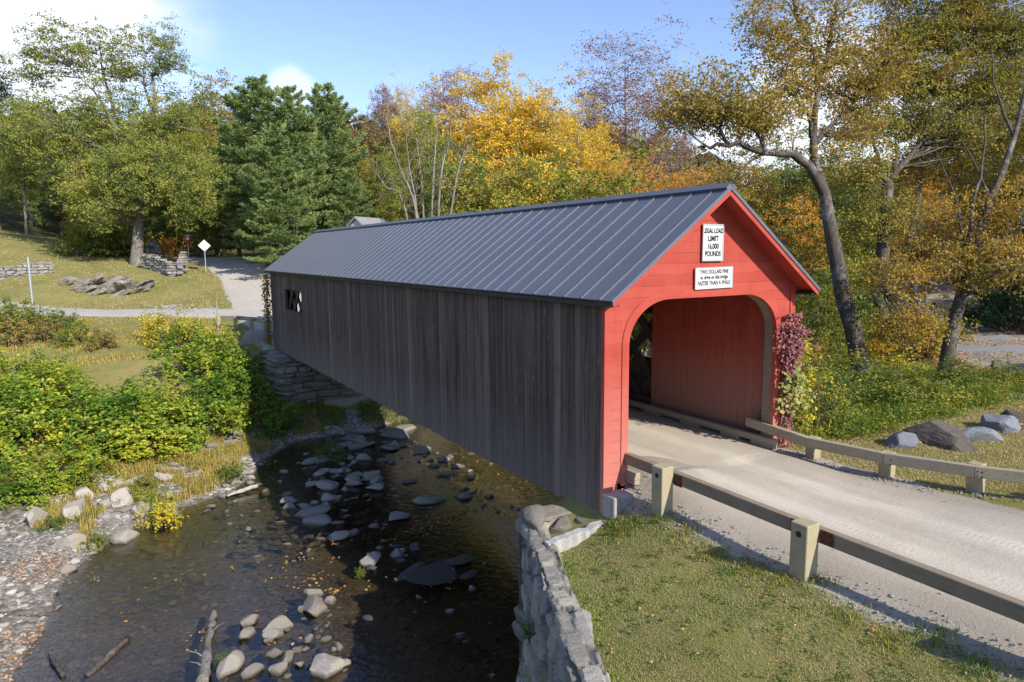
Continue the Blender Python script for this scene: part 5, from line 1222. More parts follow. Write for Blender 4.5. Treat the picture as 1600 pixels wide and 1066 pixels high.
# ------------------------------------------------------------------ big maple on the left hill
def px_path(lst, o0): return [at(a, b, d)-o0 for a, b, d in lst]
def hero(name, seed, base_px, trunk_px, trad, limbs_px, clusters, leaf, bark, label, nleaf, lsize, csig, flat=.55, twig=.03, extra=None, sub=9, cat='tree', leafy=True, up=.5):
    r = np.random.default_rng(seed); b = at(*base_px); o0 = np.array([b[0], b[1], hz(b[0], b[1])])
    trunk = [np.array([0, 0, -.4])]+px_path(trunk_px, o0); limbs = [(px_path(p, o0), list(np.linspace(a, e, len(p)))) for p, a, e in limbs_px]
    C = []
    for (px, py, d, rx, ry, rd, n) in clusters:      # leaf masses as ellipsoids in the tree's own space
        c = at(px, py, d)-o0; k = d/FPX
        C.append(envelope(r, n, c, (1, 1, 1), .25, .25)*0+c+(lambda q: CR*q[:, 0:1]*rx*k+np.array([0, 0, 1])*q[:, 2:3]*ry*k+np.array([CR[1], -CR[0], 0])*-1*q[:, 1:2]*rd)(envelope(r, n, (0, 0, 0), (1, 1, 1), .25, .2)))
    me = tree_meshes(name, seed, trunk, trad, limbs, np.concatenate(C), leaf, bark, int(nleaf*2.3), lsize*.66, csig*1.08, flat, twig, sub, up, leafy_twigs=leafy)
    return plant(name, me, tuple(o0), label, cat)
hero('maple_tree', 401, (213, 412, 70), [(216,360,70),(220,320,70),(232,285,70),(240,235,70),(238,190,70),(243,160,70),(238,120,70)], [.62,.52,.46,.40,.34,.27,.2,.1],
     [([(218,325,70),(203,285,69),(190,240,69),(182,212,68.5),(165,170,68),(145,140,68),(110,105,67)], .32, .05), ([(190,248,69),(155,230,68),(125,212,67.5),(108,200,67)], .16, .04), ([(182,212,68.5),(175,165,70),(160,110,70.5),(155,70,70)], .2, .04), ([(240,235,70),(262,200,70.5),(285,168,71)], .18, .04), ([(240,180,70),(225,130,71),(228,85,71)], .16, .03), ([(165,170,68),(130,160,67),(90,150,66)], .12, .03), ([(238,190,70),(265,195,69),(310,205,68),(340,200,67)], .12, .03), ([(220,330,70),(245,305,68.5),(270,300,67.5)], .12, .03), ([(216,345,70),(180,300,67),(130,280,66)], .14, .03)],
     [(110,85,68,85,48,3.4,46), (60,130,68,36,60,2.6,20), (180,90,70,60,60,3.4,40), (258,90,70,38,60,2.6,34), (282,180,70,46,36,2.6,16), (90,205,67,80,60,3.2,60), (180,180,68,70,60,3,46), (255,195,69,44,50,2.6,30), (150,300,66,62,55,2.6,70), (210,255,66.5,60,50,2.4,46), (275,275,66.5,60,52,2.6,64), (310,315,66,36,40,2.2,36), (235,300,66,50,34,2.2,32), (35,230,68,50,50,2.6,26), (130,255,67,60,40,2.4,36)],
     L['maplegreen'], M['bark'], 'huge old maple with a thick grey trunk on the left grass slope', 62, .30, .62, .6, .03)
# ------------------------------------------------------------------ leaning trees to the right of the portal
hero('leaning_tree', 402, (1352, 604, 26), [(1338,540,26),(1322,480,26),(1312,430,26),(1300,370,26),(1288,300,26.3),(1275,262,26.6),(1271,225,27),(1273,180,27),(1277,130,27.2),(1272,80,27.3),(1250,40,27.4),(1232,5,27.5)], [.36,.32,.30,.28,.25,.20,.17,.145,.12,.10,.08,.06,.035],
     [([(1292,312,26.3),(1272,272,26),(1250,250,25.6),(1225,240,25.2),(1195,238,24.8),(1165,229,24.4),(1140,228,24.2),(1110,232,24)], .20, .06), ([(1195,238,24.8),(1180,205,24.8),(1160,180,25)], .07, .02), ([(1140,228,24.2),(1125,200,24),(1095,185,23.8),(1070,180,23.6)], .07, .015), ([(1195,240,24.8),(1172,252,24.5),(1150,275,24.3)], .06, .015), ([(1272,225,27),(1300,195,27.6),(1335,160,28),(1380,105,28.4)], .13, .03), ([(1267,215,27),(1262,175,27),(1240,150,26.6),(1215,130,26.3)], .10, .02), ([(1277,130,27.2),(1295,70,27.6),(1305,20,28),(1310,-20,28)], .11, .03), ([(1272,80,27.3),(1240,60,27),(1205,62,26.8)], .06, .015), ([(1250,40,27.4),(1235,-20,27.4),(1225,-60,27.4)], .08, .02), ([(1195,237,24.8),(1185,150,25),(1150,110,25)], .05, .012), ([(1110,232,24),(1085,215,23.8),(1055,190,23.6)], .05, .012)],
     [(1110,150,24.5,75,48,1.8,60), (1060,170,24,34,38,1.2,22), (1185,175,25,70,44,1.6,48), (1140,188,24.4,84,22,1.2,30), (1225,75,27,55,55,1.6,40), (1190,20,27,40,34,1.4,22), (1290,40,27.5,60,60,1.8,50), (1300,115,27.5,55,50,1.6,40), (1240,130,26.6,45,40,1.4,30), (1350,150,28,46,40,1.6,34), (1330,200,27.5,40,26,1.2,20), (1370,90,28,46,60,1.8,40), (1310,245,26.5,26,18,.8,5)],
     L['oliveorange'], M['bark_dark'], 'tall leaning dark tree whose long limb reaches left over the bridge gable', 34, .17, .42, .5, .018)
hero('leaning_tree', 403, (1472, 603, 25.5), [(1482,550,25.5),(1493,495,25.5),(1510,440,25.8),(1522,405,26),(1535,350,26.3),(1548,310,26.6),(1570,260,27),(1585,215,27.3),(1600,150,27.6),(1620,60,28)], [.30,.25,.22,.20,.175,.15,.13,.115,.10,.08,.04],
     [([(1512,430,25.8),(1490,440,25.2),(1465,446,24.8),(1445,440,24.6),(1425,432,24.4),(1400,445,24.2),(1362,458,24)], .10, .03), ([(1515,420,25.8),(1530,385,25.4),(1560,370,25),(1600,355,24.6)], .09, .03), ([(1508,420,25.8),(1512,380,26),(1520,330,26.4),(1535,250,27),(1540,180,27.5)], .10, .025), ([(1505,400,26),(1500,350,26.4),(1490,300,27),(1465,240,27.5)], .07, .02), ([(1548,310,26.6),(1525,260,27),(1500,215,27.4)], .06, .015), ([(1585,215,27.3),(1560,150,28),(1550,80,28.4)], .07, .02)],
     [(1565,400,24.6,64,34,1.6,40), (1470,415,24.8,80,30,1.4,28), (1395,430,24.2,50,30,1.2,24), (1420,505,24,42,44,1.2,30), (1590,330,25,40,40,1.4,20), (1530,330,26.5,60,40,1.4,14), (1460,330,26.5,56,40,1.4,12), (1560,440,24.4,44,20,1.2,16)],
     L['oldgold'], M['bark_dark'], 'leaning tree with golden leaves low over the back road', 34, .16, .38, .5, .016)
hero('forked_tree', 404, (1378, 560, 38), [(1377,480,38),(1378,420,38),(1382,350,38),(1387,295,38),(1386,282,38)], [.42,.38,.34,.32,.30,.26],
     [([(1387,290,38),(1372,262,37.5),(1365,225,37),(1360,200,37)], .17, .03), ([(1388,285,38),(1405,262,38),(1425,240,38.4),(1438,205,38.8),(1440,150,39),(1445,80,39.5)], .22, .05), ([(1425,240,38.4),(1455,205,39),(1500,170,39.5),(1520,160,40)], .12, .03), ([(1395,275,38),(1402,240,38),(1398,215,38)], .14, .03), ([(1438,205,38.8),(1470,130,39.5),(1500,70,40),(1510,20,40)], .13, .03), ([(1440,150,39),(1410,100,39),(1390,60,39)], .1, .03), ([(1500,170,39.5),(1550,130,40),(1580,90,40)], .1, .02)],
     [(1440,60,39.5,80,60,3,90), (1520,40,40,70,55,3,80), (1580,60,40,40,60,2.6,50), (1400,120,39,55,45,2.4,50), (1480,130,39.5,70,45,2.6,64), (1560,140,40,50,45,2.4,46), (1420,190,38.6,50,36,2,36), (1500,210,39.5,60,36,2.2,44), (1360,190,37.4,36,34,1.6,22), (1340,270,37,46,36,1.6,26), (1580,220,40,40,44,2,26), (1450,-20,39.5,90,40,3,60), (1560,-30,40,70,40,3,50), (1380,350,37.5,44,40,1.6,22)],
     L['olive'], M['bark_dark'], 'dark forked tree with a wide olive crown in the right wood', 56, .23, .55, .5, .022)
hero('grey_tree', 405, (1440, 560, 42), [(1430,470,42),(1428,430,42),(1422,365,42),(1432,330,42),(1440,280,42)], [.30,.27,.25,.23,.18,.10],
     [([(1424,362,42),(1438,335,42),(1470,305,42),(1505,265,42)], .11, .03), ([(1432,330,42),(1440,270,42.4),(1452,225,43)], .09, .02), ([(1424,370,42),(1410,340,42),(1400,320,42)], .09, .02)],
     [(1450,260,42.5,50,40,2,26), (1490,280,42,36,36,1.6,20), (1400,330,41.5,40,36,1.6,20), (1440,390,41.5,50,34,1.8,26), (1480,360,42,50,36,1.8,24)],
     L['oldgold'], M['bark'], 'grey barked tree with sparse golden leaves between the leaning trunks', 34, .22, .5, .5, .02)
# off-camera roadside trees to the right whose shade falls across the back road
for (x, y, s_, lab) in [(36, 2, 1.0, 'broad roadside tree standing beyond the right frame edge'), (50, 8, 1.05, 'farther roadside tree shading the back road'), (66, 15, 1.0, 'last roadside tree shading the back road')]:
    plant('roadside_tree', PB['round2'], (x, y, hz(x, y)-.1), lab, 'tree', None, s_*.8, s_*.8, x, mats=L['olive'])

# the wood that covers the far hills reads as one mass
def hill_forest():
    r = np.random.default_rng(44); n = 2600; px = r.uniform(-150, 1750, n); d = r.uniform(130, 420, n)**1.0; P = []; N_ = []
    for a, q in zip(px, d):
        b = at(a, 400, q); z = hz(b[0], b[1]); h = r.uniform(7, 13); m = 34
        e = r.normal(size=(m, 3)); e /= np.linalg.norm(e, axis=1, keepdims=True); e[:, 2] = np.abs(e[:, 2])
        P.append(np.array([b[0], b[1], z+h*.35])+e*np.array([h*.42, h*.42, h*.65])*r.uniform(.6, 1, (m, 1))); N_.append(e+r.normal(size=(m, 3))*.4)
    V, Fq = leaf_quads(np.concatenate(P), np.concatenate(N_), 2.6, r, .8); tag(link('hill_forest', fast_mesh('hill_forest', V, Fq), leaf_mat('leaf_far_forest', [(.03,.05,.02),(.055,.07,.022),(.10,.085,.025),(.045,.065,.03)], .2, .02)), 'distant mixed forest covering the hills behind the trees', 'forest', kind='stuff')
hill_forest()

for (k, px, top, D, c, lab, w_) in [('tall2', 655, 168, 84, 'yellow', 'pale yellow tree half hidden behind the bare tree', .8), ('round2', 560, 215, 76, 'olive', 'olive brown tree beside the pines', .7), ('round', 945, 232, 84, 'yellow', 'yellow tree between the purple trees', .8), ('round2', 1085, 250, 88, 'orange', 'orange tree far behind the overhanging limb', .9), ('loose', 1180, 240, 90, 'yellow', 'yellow tree far behind the gable', 1.0), ('round2', 1250, 292, 58, 'orange', 'orange tree behind the right eave', .8), ('loose', 1370, 300, 62, 'orange', 'light orange tree between the leaning trunks, far back', .9), ('loose', 1500, 360, 50, 'orange', 'orange leaved tree behind the golden leaning tree', .8), ('round', 1420, 330, 92, 'yellowgreen', 'yellow green tree deep behind the right wood', 1.0), ('round', 230, 215, 112, 'maplegreen', 'pale green tree far behind the maple trunk', 1.2)]: bg(k, px, top, D, c, lab, w_)
rr = random.Random(22)
# ------------------------------------------------------------------ shrubs
def shrub_meshes(name, seed, rad, h, leaf, n, lsize, up=1.0, ncl=40, csig=.28, flat=.45, stem=.02, dome=.35):
    r = np.random.default_rng(seed); d = r.normal(size=(ncl, 3)); d /= np.linalg.norm(d, axis=1, keepdims=True); d[:, 2] = np.abs(d[:, 2])
    az = np.arctan2(d[:, 1], d[:, 0]); ph = r.uniform(0, 6.3, 3); lob = 1+.25*np.sin(3*az+ph[0])+.15*np.sin(5*az+ph[1])
    C = d*(dome+(1-dome)*r.random(ncl)**.5)[:, None]*lob[:, None]*np.array([rad, rad, h*.92]); C[:, 2] += .08*h
    mb = MB(); P = []; N_ = []
    for c in C:
        b = np.array([c[0]*.25, c[1]*.25, -.15]); mb.tube(wiggle(bez(b, c, np.array([0, 0, .15*h]), 4), r, .02), [stem, stem*.8, stem*.6, stem*.3], 4, cap=False)
        out = c/np.linalg.norm(c); m = max(3, int(n/ncl*r.uniform(.6, 1.4)))
        # sprays: leaves along a few drooping twigs
        for k in range(4):
            e = c+(out*.6+r.normal(size=3)*.6)*csig*2.0; t = r.random(m//4+1)[:, None]; q = c+(e-c)*t+r.normal(size=(len(t), 3))*np.array([csig*.35, csig*.35, csig*.35*flat])
            P.append(q); N_.append(r.normal(size=(len(t), 3))*.5+np.array([0, 0, up])+out*.45)
    V, Fq = leaf_quads(np.concatenate(P), np.concatenate(N_), lsize, r, .72)
    sm = mb.mesh(name+'_stems'); sm.materials.append(M['stem']); cm = fast_mesh(name+'_leaves', V, Fq); cm.materials.append(leaf); return sm, cm
SB = [shrub_meshes('shrub', 501+i, 1.7, 1.9, L['knot'], 2500, .165, 1.0, 60) for i in range(4)]
SS = [shrub_meshes('shrub', 511+i, 1.1, 1.3, L['shrubgold'], 1500, .12, .7, 46, .2) for i in range(3)]
def bush(k, px, py, D, s, leaf, label, group=None, sz=None, protos=None, name='shrub', x=None, dz=-.05):
    b = at(px, py, D) if x is None else np.array(x); z = hz(b[0], b[1])
    return plant(name, (protos or SB)[k % len(protos or SB)], (b[0], b[1], z+dz), label, 'shrub', group, s, sz or s, rr.uniform(0, 6.3), ('stem', 'foliage'), L[leaf])
# the knotweed thicket: three rows down the far bank, each plant its own shrub
FB = FAR
rows = [(1.6, 1.0), (3.6, 1.15), (5.8, 1.2), (8.2, 1.15), (10.4, 1.0)]
th = np.random.default_rng(77); cnt = 0
def shore_pt(u, off):
    pts = FB[4:14]; c = np.r_[0, np.cumsum(np.hypot(*np.diff(pts, axis=0).T))]; s = u*c[-1]; x = np.interp(s, c, pts[:, 0]); y = np.interp(s, c, pts[:, 1]); return np.array([x, y])
# region in plan: left of the far abutment, above the grass fringe
for iy, yy in enumerate(np.arange(22.2, 37, 1.75)):
    for ix, xx in enumerate(np.arange(-25, -3.5, 1.9)):
        x = xx+th.uniform(-.6, .6)+(.9 if iy % 2 else 0); y = yy+th.uniform(-.5, .5)+.25*(-9-x)*.12
        if y < 22.3+max(0, (x+9.5)*.95) + (1.0 if x < -14 else 0): continue         # fringe of grass and rock
        if y > 30.2+.1*(-x-10)+.9*math.sin(x*.7): continue                # grassy terrace above
        if x > -4.9: continue
        if -9.5 < x < -6.2 and y > 32: continue
        f = (y-22)/11; shade = x > -7.5
        nz_ = float(fbm(np.array([x*.33]), np.array([y*.33]), 96, 3)[0])+th.normal()*.06; kind = 'knotgreen' if (shade or nz_ < -.01) else 'knot'
        if th.random() < .1: continue
        s = th.uniform(.75, 1.15); 
        lab = {'knot': 'yellow green knotweed shrub in the thicket on the far bank', 'knotgreen': 'greener knotweed shrub in the thicket on the far bank', 'shrubgold': 'golden leaved shrub in the thicket on the far bank'}[kind]
        bush(int(th.integers(4)), 0, 0, 0, s, kind, lab, {'knot': 'yellow green shrubs of the bank thicket', 'knotgreen': 'greener shrubs of the bank thicket', 'shrubgold': 'golden shrubs of the bank thicket'}[kind], s*th.uniform(.55, 1.15), x=(x, y, 0)); cnt += 1
for (px, py, D, s, leaf, lab, k) in [(255,552,42,1.25,'shrubgold','big golden shrub on the grassy terrace above the thicket',0), (300,560,41.5,1.15,'shrubgold','golden green shrub right of the big golden shrub',1), (340,568,40.5,1.2,'knot','rounded yellow edged shrub near the far bridge end',2), (280,575,40,1.2,'knotgreen','dark green shrub in front of the golden shrubs',0), (325,585,39,1.1,'knotgreen','green shrub at the foot of the golden shrubs',1),
    (100,508,46,.95,'green','small round green shrub by the lane',0), (30,520,45,1.3,'weed','olive straggly shrub at the left edge below the lane',1), (75,550,42.5,1.0,'rust','rust coloured shrub on the upper left bank',2), (20,562,41.5,1.15,'rust','rust tinged shrub lowest at the left edge',0), (125,552,42,1.0,'weed','pale olive shrub above the thicket',1), (45,500,47,1.2,'weed','olive weedy shrub at the left edge by the lane',2), (10,505,48,1.2,'weed','weedy shrub at the far left beside the lane',0), (165,560,41,.8,'rust','small brownish shrub mid terrace',1), (400,575,36,.9,'rust','dim reddish shrub beside the far concrete wing wall',2), (420,590,35,.8,'knotgreen','small shaded shrub beside the far abutment',0)]:
    bush(k, px, py, D, s, leaf, lab, None, None, SS)
for i, (px, py, D, s_, lf) in enumerate([(1442,570,31,1.2,'oliveorange'),(1412,560,34,1.4,'orange'),(1385,552,36,1.5,'yellowgreen'),(1505,498,47,1.3,'olive'),(1462,540,38,1.3,'olive')]): bush(i, px, py, D, s_, lf, ['olive orange shrub left of the golden leaning tree foot', 'orange shrub hiding the back road behind the golden tree', 'yellow green shrub between the leaning trunks near the road', 'olive shrub where the back road bends away', 'olive shrub on the left edge of the back road'][i], None, None, SS)
for i, (px, py, D, s_) in enumerate([(1575,500,44,2.2),(1600,515,40,2.4),(1620,490,48,2.6),(1560,470,58,2.0)]): bush(i, px, py, D, s_, 'darkgreen', ['dark shrub on the bank beyond the back road, left one', 'dark shrub on the bank right of the back road', 'dark shrub on the road bank at the right frame edge', 'dark shrub farthest along the back road'][i], None, None, SS)
for i, (x, y, s_, h_, lf) in enumerate([(-4.7,26.4,.75,.8,'knotgreen'),(-5.3,28.2,.85,.9,'knotgreen'),(-3.9,26.0,.55,.6,'green'),(-5.2,30.2,.8,.8,'knotgreen'),(-14.3,20.4,.8,.65,'knot'),(-13.3,21.6,.75,.7,'knot'),(-15.6,20.2,.7,.6,'knotgreen'),(-12.6,20.3,.5,.5,'weed')]):
    bush(i, 0, 0, 0, s_, lf, ['shaded shrub at the left corner of the far abutment', 'shaded shrub beside the far abutment wall', 'small dark shrub at the foot of the far abutment', 'shaded shrub above the far abutment corner', 'yellow green shrub lowest on the bank by the gravel bar', 'yellow green shrub just above the shore rocks', 'green shrub at the left edge just above the gravel', 'small weedy shrub among the shore sedge'][i], None, h_, x=(x, y, 0))
bush(1, 120, 395, 72, 1.6, 'weed', 'thin grey green bush on the lawn above the rock ledge', None, 2.0, SS)
bush(2, 165, 385, 74, 3.0, 'yellowgreen', 'bright yellow green bush left of the maple trunk', None, 3.0, SS)
bush(0, 190, 388, 75, 2.4, 'yellowgreen', 'bright green bush touching the maple trunk', None, 2.6, SS)
bush(0, 272, 392, 78, 1.5, 'orange', 'small orange shrub between maple and yield sign', None, None, SS)
bush(1, 420, 398, 66, .7, 'yellow', 'small bright yellow shrub by the gravel near the pines', None, None, SS)
bush(2, 405, 395, 68, .8, 'weed', 'grassy clump beside the small yellow shrub', None, None, SS)
# small green plants at the water
for (px, py, s, leaf, lab) in [(362,752,.55,'green','dense green plant on the shore tip'), (255,815,.62,'shrubgold','yellow flowering plant on the grassy shore'), (240,795,.5,'knot','yellow green plant behind the flowering one'), (85,830,.35,'green','tiny green tuft among the left shore rocks'), (520,712,.6,'green','shaded green plant among the mid river rocks'), (150,850,.35,'weed','small weedy plant beside the tan boulder'), (20,770,.6,'knot','yellow plant at the left edge of the shore'), (225,780,.5,'weed','weed clump behind the shore rocks')]:
    p = on_z(px, py, WL+.15); plant('shore_plant', SS[int(px) % 3], (p[0], p[1], max(hz(p[0], p[1]), WL)-.02), lab, 'plant', None, s, s, px, ('stem', 'foliage'), L[leaf])
p = on_z(348, 1040, WL); plant('shore_plant', SS[1], (p[0], p[1], WL+.02), 'small green sprig between the driftwood and the brown boulder', 'plant', None, .16, .2, 1, ('stem', 'foliage'), L['green'])
p = on_z(562, 902, WL); plant('shore_plant', SS[2], (p[0], p[1], WL+.02), 'lone bright sprig growing on the midstream rock', 'plant', None, .12, .2, 1, ('stem', 'foliage'), L['weed'])
for i, (s_, zz) in enumerate([(1.9, -2.6), (4.2, -3.4)]):
    q = CN+dW*s_; plant('wall_sprig', SS[i], (q[0]-.06, q[1]+.03, zz), ['leafy sprig growing from the upper wing wall face', 'leafy sprig low on the wing wall face'][i], 'plant', None, .16, .2, 1, ('stem', 'foliage'), L['green'])
# ------------------------------------------------------------------ thicket right of the portal
RS = shrub_meshes('bank_shrub', 520, 1.2, 2.0, L['shrubgold'], 2400, .095, .8, 90, .2)
RS2 = shrub_meshes('bank_shrub', 521, 1.2, 2.0, L['shrubgold'], 2000, .13, .8, 80, .22)
RP = [RS, RS2]
for i, (x, y, s, h, leaf, lab) in enumerate([(3.85,.85,.62,1.1,'yellowgreen','tall yellow green shrub pressing on the right portal corner'), (4.3,1.6,.8,1.25,'shrubgold','golden green shrub behind the portal corner shrub'), (5.0,.55,.7,.85,'weed','leafy shrub between portal corner and rail'), (5.6,2.2,.9,1.0,'yellowgreen','yellow green shrub behind the rail thicket'), (6.6,1.2,.75,.8,'weed','green shrub in the middle of the rail thicket'), (7.4,3.0,.9,1.0,'shrubgold','golden shrub deep in the rail thicket'), (8.8,2.2,.8,.7,'green','green shrub left of the leaning trunk foot'), (10.2,3.4,.9,.8,'weed','weedy shrub at the foot of the leaning trunk'), (12.0,2.2,.8,.55,'green','low green shrub between the two leaning trunks'), (13.4,1.2,.8,.5,'green','low green shrub before the golden leaning tree'), (15.0,.2,.8,.5,'weed','low shrub right of the golden leaning tree'), (9.6,.4,.8,.55,'yellowgreen','low yellow green shrub behind the brown boulder'), (16.6,-.8,.7,.45,'green','low green shrub by the leaf litter at right'), (4.1,3.2,.9,1.5,'yellowgreen','tall shrub beside the bridge siding at right'), (6.6,5.2,1.2,1.6,'yellowgreen','tall shrub on the river bank right of the bridge'), (9.5,6.6,1.2,1.4,'green','green shrub on the river bank farther right'), (12.4,7.6,1.2,1.3,'olive','olive shrub on the river bank behind the leaning tree'), (14.8,5.4,1.0,.9,'shrubgold','golden shrub between the leaning trunks'), (11.4,5.4,.9,.9,'orange','orange shrub behind the leaning trunk')]):
    plant('bank_shrub', RP[i % 2], (x, y, hz(x, y)-.05), lab, 'shrub', None, s, h, i*1.1, ('stem', 'foliage'), L[leaf])
# Virginia creeper on the right portal post
def vine():
    r = np.random.default_rng(8); root = empty('creeper_vine', (2.66, -.05, 0), 'purple red creeper climbing the right post of the portal', 'vine'); mb = MB()
    for k in range(4):
        x = r.uniform(-.15, .25); P = [(x+.1*math.sin(z*2+k), -.02-.01*k, z) for z in np.linspace(0, 3.1, 12)]; mb.tube(P, np.linspace(.018, .006, 12), 4)
    mb.build('stem', M['stem'], root, fix=False)
    n = 950; z = np.where(r.random(n) < .62, r.normal(2.65, .42, n), r.uniform(.1, 3.1, n)); z = np.clip(z, .05, 3.35); wv_ = .10+.17*np.exp(-((z-2.75)/.5)**2)
    P = np.stack([r.normal(size=n)*wv_+.02, -.05-np.abs(r.normal(size=n))*.09*(1+np.exp(-((z-2.75)/.5)**2)), z], -1); N_ = r.normal(size=(n, 3))*.5+np.array([.1, -1, .35])
    V, Fq = leaf_quads(P, N_, .105, r, .75); link('foliage', fast_mesh('creeper_leaves', V, Fq), L['vine'], root)
    n = 280; z = r.normal(1.5, .28, n); P = np.stack([r.normal(size=n)*.20+.04-(.08*(z < 1.6)), -.10-np.abs(r.normal(size=n))*.2, z], -1); N_ = r.normal(size=(n, 3))*.5+np.array([0, -1, .6])
    V, Fq = leaf_quads(P, N_, .12, r, .75); link('green_foliage', fast_mesh('creeper_leaves', V, Fq), L['vinegreen'], root)
vine()
# creeper hanging on the far portal corner
def far_vine():
    r = np.random.default_rng(18); root = empty('creeper_vine', (-3.08, 31.75, 0), 'dark creeper hanging down the far left corner of the bridge', 'vine'); n = 900
    mb = MB(); mb.tube([(-.1, .1, -.6), (-.12, .12, 1.5), (-.1, .1, 3.7)], [.03, .025, .01], 5); mb.build('stem', M['stem'], root)
    P = np.stack([-.14+r.normal(size=n)*.13, .12+r.normal(size=n)*.16, r.uniform(-.5, 3.7, n)], -1); V, Fq = leaf_quads(P, r.normal(size=(n, 3)), .15, r); link('foliage', fast_mesh('creeper_leaves', V, Fq), L['rust'], root)
far_vine()
# ------------------------------------------------------------------ grass, weeds, fallen leaves (nobody could count these)
def blades(name, P, hgt, wid, mat, label, cat, r, lean=.5, parent=None):
    n = len(P); a = r.uniform(0, 2*PI, n); d = np.stack([np.cos(a), np.sin(a), np.zeros(n)], -1); s = np.stack([-d[:, 1], d[:, 0], np.zeros(n)], -1)
    h = (hgt*r.uniform(.5, 1.4, n))[:, None]; w_ = (wid*r.uniform(.7, 1.3, n))[:, None]; ln = (lean*np.abs(r.normal(size=n)))[:, None]
    up = np.array([0, 0, 1.0]); mid = P+d*h*ln*.35+up*h*.55; tip = P+d*h*ln*1.0+up*h*np.maximum(.35, 1-.4*ln)
    V = np.stack([P-s*w_-up*.01, P+s*w_-up*.01, mid+s*w_*.7, tip, mid-s*w_*.7], 1).reshape(-1, 3)
    b = np.arange(n)[:, None]*5; me = fast_mesh(name, V, np.concatenate([b+np.array([0, 1, 2, 4])], 1)); 
    # quads for the lower half, triangles for the tips kept as thin quads
    tipq = np.concatenate([b+np.array([4, 2, 3, 3])], 1)
    me2 = bpy.data.meshes.new(name); Fq = (b+np.array([0, 1, 2, 4])).tolist(); Ft = (b+np.array([4, 2, 3])).tolist()
    nq, ntri = n, n; loops = np.concatenate([(b+np.array([0, 1, 2, 4])).ravel(), (b+np.array([4, 2, 3])).ravel()]).astype(np.int32)
    bpy.data.meshes.remove(me)
    me2.vertices.add(len(V)); me2.vertices.foreach_set('co', V.astype(np.float32).ravel()); me2.loops.add(len(loops)); me2.loops.foreach_set('vertex_index', loops)
    me2.polygons.add(2*n); me2.polygons.foreach_set('loop_start', np.r_[np.arange(n)*4, 4*n+np.arange(n)*3].astype(np.int32)); me2.update(calc_edges=True); me2.validate()
    return tag(link(name, me2, mat), label, cat, kind='stuff')
gr_ = np.random.default_rng(91)
def pts_in(x0, x1, y0, y1, n, cond):
    x = gr_.uniform(x0, x1, n); y = gr_.uniform(y0, y1, n); k = cond(x, y); return x[k], y[k]
def xyz(x, y, dz=0): return np.stack([x, y, H(x, y)+dz], -1)
# lawn in front
def lawn_ok(x, y):
    P = np.stack([x, y], -1); s = (P-CN)@np.array([-dW[1], dW[0]])*-1; ins = ((P-CN)@np.array([dW[1], -dW[0]]))*1.0
    n_ = np.array([dW[1], -dW[0]]); out = (P-CN)@n_           # positive: water side
    edge = -2.85-.6*fbm(x*.9, y*.9, 31, 4)
    rag = .35*fbm(x*2.2, y*2.2, 51, 3)
    if np.median(out[(x > -3.5)]) > 0 if np.any(x > -3.5) else False: out = -out
    return (out < -.40) & (x < edge+rag+.12) & ((x-(-2.99))*.39+(y+.08)*1.17 < -.03+0*x) | ((out < -.40) & (x < edge+rag) & (y < -.5))
x, y = pts_in(-9.5, -1.9, -10.5, .4, 340000, lawn_ok)
pz = fbm(x*.55, y*.55, 63, 4)*1.6+.5*fbm(x*2.3, y*2.3, 64, 3); grn = .30+1.25*pz+.10*(x+5)-.06*(y+4)+.9*np.exp(-((((np.stack([x, y], -1)-CN)@np.array([dW[1], -dW[0]]))+.55)/.25)**2)
bare = fbm(x*1.1+7, y*1.1, 65, 4) < -.17; u_ = gr_.random(len(x)); isg = (u_ < np.clip(grn, .06, .92)) & ~(bare & (u_ > .15)); isd = ~isg & ~(bare & (gr_.random(len(x)) < .8))
hh_ = np.clip(.028+.03*fbm(x*.8, y*.8, 61, 3), .012, .06)
blades('lawn_grass', xyz(x[isd], y[isd]), hh_[isd], .0034, L['grass'], 'short dry straw coloured grass of the near lawn', 'grass', gr_, .9)
blades('green_lawn_grass', xyz(x[isg], y[isg]), hh_[isg]*1.25, .0036, L['greengrass'], 'greener grass patches of the near lawn', 'grass', gr_, .8)
# broad leaved lawn weeds
x, y = pts_in(-7, -2.3, -9, -.4, 900, lambda x, y: lawn_ok(x, y)); x = x[(fbm(x*.7, y*.7, 66, 3) > .0)][:260]; y = y[:len(x)]; ok = lawn_ok(x, y); x, y = x[ok], y[ok]
m = 14; cx = np.repeat(x, m)+gr_.normal(size=len(x)*m)*.045; cy = np.repeat(y, m)+gr_.normal(size=len(x)*m)*.045; P = xyz(cx, cy, .025); V, Fq = leaf_quads(P, gr_.normal(size=P.shape)*.35+np.array([0, 0, 1]), .035, gr_, .8)
tag(link('lawn_clover', fast_mesh('lawn_clover', V, Fq), L['green']), 'clover and broad leaved weeds in the near lawn', 'weeds', kind='stuff')
# taller tufts along the lawn edges and post feet
def tuft(cx, cy, rad, n): return cx+gr_.normal(size=n)*rad, cy+gr_.normal(size=n)*rad
T = [tuft(a, b, .16, 130) for a, b in [(-2.85,-1.2),(-2.75,-1.55),(-2.9,-4.4),(-2.7,-4.75),(-3.0,-5.6),(-2.9,-2.2),(-3.05,-3.0),(-3.2,-.6),(-2.7,-6.6),(-2.8,-7.8),(-3.3,-1.0),(-2.95,-3.8),(-3.1,-6.2),(-2.85,-7.2)]]
x = np.concatenate([t[0] for t in T]); y = np.concatenate([t[1] for t in T]); blades('lawn_weeds', xyz(x, y), .11, .007, L['weed'], 'taller green weeds along the lawn edge and post feet', 'grass', gr_, .8)
